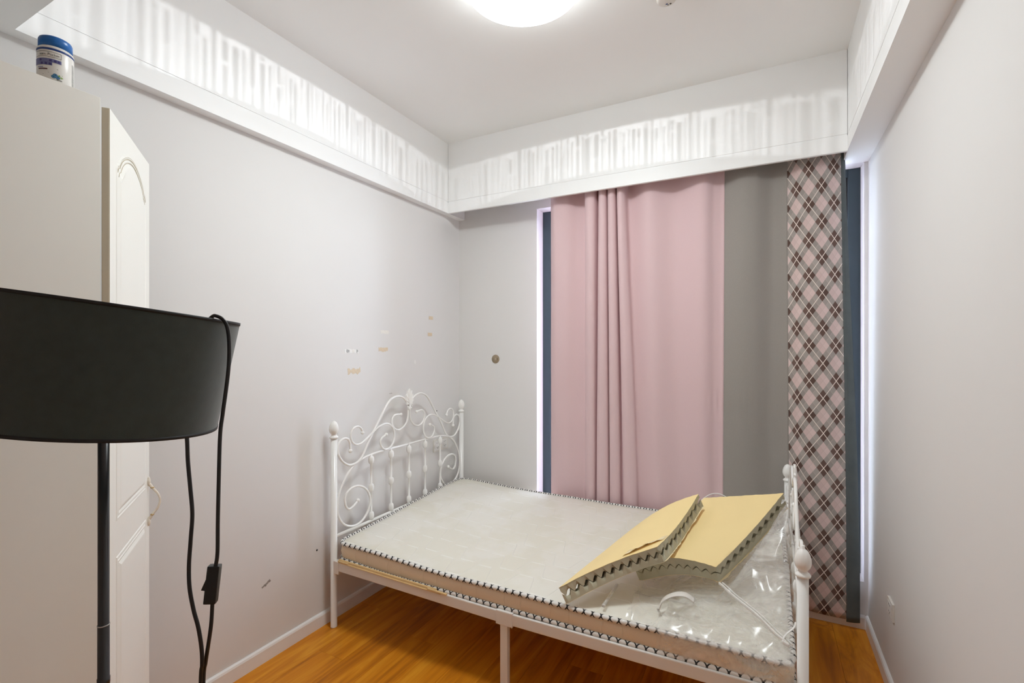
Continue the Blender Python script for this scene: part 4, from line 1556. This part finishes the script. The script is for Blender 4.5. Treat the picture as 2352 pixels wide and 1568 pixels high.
lathe('bulb_socket', [(0.0, -0.075), (0.017, -0.075), (0.019, -0.035), (0.017, -0.01), (0.0, -0.01)], M['black_plastic'], shd, 20)
lathe('bulb', [(0.013, -0.012), (0.014, 0.0), (0.024, 0.02), (0.029, 0.04), (0.026, 0.058), (0.014, 0.070), (0.0, 0.073)], M['white_plastic'], shd, 20)


def F_(pts, n=8):
    return catmull([Vector(p) - FO for p in pts], n)


c1 = F_([(-0.93, 0.47, 1.39), (-0.86, 0.482, 1.445), (-0.828, 0.487, 1.471), (-0.816, 0.489, 1.4735), (-0.805, 0.495, 1.466), (-0.799, 0.498, 1.449), (-0.797, 0.499, 1.419), (-0.798, 0.498, 1.383), (-0.802, 0.496, 1.346), (-0.807, 0.494, 1.31),
         (-0.811, 0.492, 1.273), (-0.813, 0.491, 1.2), (-0.814, 0.490, 1.127), (-0.815, 0.490, 1.076), (-0.818, 0.488, 1.050)])
cord = tube('cord', c1, 0.0031, M['black_plastic'], fl, 8)
c2 = F_([(-0.822, 0.486, 0.996), (-0.824, 0.485, 0.959), (-0.827, 0.483, 0.93), (-0.833, 0.481, 0.893), (-0.836, 0.479, 0.858), (-0.838, 0.478, 0.70), (-0.835, 0.48, 0.40), (-0.80, 0.50, 0.06), (-0.74, 0.52, 0.006), (-0.66, 0.46, 0.005), (-0.70, 0.36, 0.005), (-0.80, 0.33, 0.005)])
tube('cord', c2, 0.0031, M['black_plastic'], fl, 8)
c3 = F_([(-0.90, 0.44, 1.335), (-0.855, 0.456, 1.300), (-0.848, 0.459, 1.275), (-0.846, 0.46, 1.232), (-0.843, 0.462, 1.189), (-0.839, 0.463, 1.146), (-0.842, 0.462, 1.102), (-0.845, 0.461, 1.059), (-0.843, 0.461, 1.023), (-0.837, 0.464, 0.987),
         (-0.831, 0.468, 0.958), (-0.829, 0.472, 0.922), (-0.829, 0.473, 0.894), (-0.831, 0.472, 0.866), (-0.833, 0.471, 0.70), (-0.842, 0.472, 0.40), (-0.87, 0.46, 0.06), (-0.905, 0.44, 0.030), (-0.93, 0.43, 0.026)])
tube('cord', c3, 0.0031, M['black_plastic'], fl, 8)
# inline rocker switch
bm = bmesh.new()
add_box(bm, -0.0095, 0.0095, -0.0075, 0.0075, -0.031, 0.031, 0.003)
sw = link('cord_switch', bm_mesh(bm, 'cord_switch'), M['black_plastic'], cord)
sw.location = Vector((-0.8225, 0.4865, 1.024)) - FO
sw.rotation_euler = (math.radians(-3), math.radians(5), math.radians(40))
bm = bmesh.new()
vsx = [bm.verts.new(v) for v in ((-0.009, -0.004, -0.010), (-0.009, 0.004, -0.010), (-0.009, 0.004, 0.012), (-0.009, -0.004, 0.012), (-0.0155, -0.004, -0.009), (-0.0155, 0.004, -0.009))]
for f in ((0, 1, 2, 3), (4, 5, 1, 0), (3, 2, 5, 4), (0, 3, 4), (1, 5, 2)):
    bm.faces.new([vsx[i] for i in f])
link('rocker', bm_mesh(bm, 'rocker'), M['black_plastic'], sw)


# ================================================================== WALL DETAILS
def socket(name, label, loc, w, h, nx, gangs):
    """plate on a side wall; nx = +1 faces +x"""
    s = tag(empty(name, loc), label, 'socket')
    bm = bmesh.new()
    add_box(bm, min(0, nx * 0.009), max(0, nx * 0.009), -w / 2, w / 2, -h / 2, h / 2, 0.002)
    link('face_plate', bm_mesh(bm, 'face_plate'), M['cream_plastic'], s)
    for g_ in range(gangs):
        gy = (g_ - (gangs - 1) / 2) * (w / gangs)
        bm = bmesh.new()
        add_box(bm, min(nx * 0.0085, nx * 0.0105), max(nx * 0.0085, nx * 0.0105), gy - 0.030, gy + 0.030, -h / 2 + 0.010, h / 2 - 0.010, 0.0008)
        ins = link('insert', bm_mesh(bm, 'insert'), M['white_plastic'], s)
        for hy, hz, rot_ in ((-0.009, 0.016, 0.0), (0.009, 0.016, 0.0), (-0.009, -0.012, 0.5), (0.009, -0.012, -0.5), (0.0, -0.020, 0.0)):
            bm = bmesh.new()
            add_box(bm, min(nx * 0.0104, nx * 0.0109), max(nx * 0.0104, nx * 0.0109), -0.0012, 0.0012, -0.0035, 0.0035, 0, Matrix.Translation((0, gy + hy, hz)) @ Matrix.Rotation(rot_, 4, 'X'))
            link('slot', bm_mesh(bm, 'slot'), M['dark_hole'], ins)
    return s


socket('wall_socket', 'white double power socket on the wall behind the headboard', (XL, 2.765, 0.748), 0.168, 0.086, 1, 2)
rs = socket('wall_socket', 'single power socket on the right wall above the skirting', (XR, 2.475, 0.352), 0.086, 0.072, -1, 1)

wdisc = tag(empty('wall_disc', (-1.703, YB, 1.342), (math.pi / 2, 0, 0)), 'small round brown disc on the window wall above the bed', 'disc')
lathe('disc', [(0.0, 0.0), (0.0305, 0.0), (0.0305, 0.003), (0.029, 0.0045), (0.0, 0.0045)], M['disc_brown'], wdisc, 32)
box('centre_plate', -0.006, 0.006, -0.008, 0.008, 0.0044, 0.0052, M['disc_pale'], wdisc)
box('side_slot', 0.015, 0.020, -0.009, 0.009, 0.0044, 0.0052, M['disc_dark'], wdisc)


def ragged(w, h, seed, rough=0.25, n=9):
    r_ = random.Random(seed)
    pts = []
    for k in range(n):
        pts.append((-w / 2 + w * k / (n - 1), -h / 2 + h * rough * r_.uniform(-0.6, 0.6)))
    for k in range(n):
        pts.append((w / 2 - w * k / (n - 1), h / 2 + h * rough * r_.uniform(-0.3, 0.3)))
    return pts


def wall_patch(name, label, cat, y, z, w, h, mat, seed, rough=0.25, tilt=0.0, thick=0.0008, group='tape remnants on the headboard wall'):
    t_ = math.radians(tilt)
    e = tag(empty(name, (XL, y, z)), label, cat, group)
    poly_plate('strip', ragged(w, h, seed, rough), thick, mat, e, ((0, 0, 0), (0, math.cos(t_), math.sin(t_)), (0, -math.sin(t_), math.cos(t_)), (1, 0, 0)))
    return e


wall_patch('tape_remnant', 'large torn yellowed tape remnant, lowest of the marks above the near bedpost', 'tape', 1.966, 1.292, 0.092, 0.028, M['tape'], 11, 0.8, 5)
wall_patch('tape_remnant', 'yellowed tape rectangle, lower of the middle pair on the headboard wall', 'tape', 2.196, 1.412, 0.078, 0.022, M['tape'], 12, 0.35)
wall_patch('tape_remnant', 'faint pale tape rectangle, upper of the middle pair on the headboard wall', 'tape', 2.208, 1.516, 0.070, 0.020, M['tape_pale'], 13, 0.15)
wall_patch('tape_remnant', 'small yellowed tape scrap, upper of the pair nearest the room corner', 'tape', 2.659, 1.624, 0.045, 0.023, M['tape'], 14, 0.12)
wall_patch('tape_remnant', 'small yellowed tape scrap, lower of the pair nearest the room corner', 'tape', 2.648, 1.512, 0.047, 0.023, M['tape'], 15, 0.12)
wp = wall_patch('peeled_strip', 'white peeled strip with grey flecks above the near bedpost', 'peeled paint', 1.948, 1.403, 0.100, 0.020, M['chip_white'], 16, 0.5)
for k, (yy, w_) in enumerate(((-0.028, 0.022), (0.012, 0.016), (0.040, 0.012))):
    poly_plate('fleck', ragged(w_, 0.014, 30 + k, 0.5, 5), 0.0006, M['tape_pale' if k % 2 else 'bar_grey'], wp, ((0.0008, yy, 0.001), (0, 1, 0), (0, 0, 1), (1, 0, 0)))
sfm = wall_patch('wall_scuff', 'dark chipped scuff low on the headboard wall near the skirting', 'scuff', 1.433, 0.345, 0.046, 0.010, M['chip_grey'], 23, 0.7, 30, group='chips in the wall paint')
wall_patch('wall_scuff', 'tiny white chip on the wall just above the shell ornament', 'scuff', 2.49, 1.33, 0.012, 0.022, M['chip_white'], 18, 0.6, group='chips in the wall paint')
wall_patch('wall_scuff', 'thin dark scratch on the wall left of the shell ornament', 'scuff', 2.26, 1.145, 0.026, 0.0025, M['chip_grey'], 19, 0.9, 4, group='chips in the wall paint')
wall_patch('wall_scuff', 'thin dark scratch on the wall beside the near bedpost finial', 'scuff', 1.83, 0.965, 0.035, 0.0035, M['chip_grey'], 20, 0.9, 0, group='chips in the wall paint')
nh = tag(empty('nail_hole', (XL, 1.715, 0.395)), 'small black nail hole in the wall beside the near bedpost', 'hole')
o = lathe('hole', [(0.0, 0.0), (0.005, 0.0), (0.005, 0.001), (0.0, 0.001)], M['dark_hole'], nh, 12)
o.rotation_euler = (0, math.pi / 2, 0)
nh = tag(empty('nail_hole', (XL, 2.725, 0.985)), 'tiny black nail hole in the wall near the far bedpost', 'hole')
o = lathe('hole', [(0.0, 0.0), (0.004, 0.0), (0.004, 0.001), (0.0, 0.001)], M['dark_hole'], nh, 12)
o.rotation_euler = (0, math.pi / 2, 0)
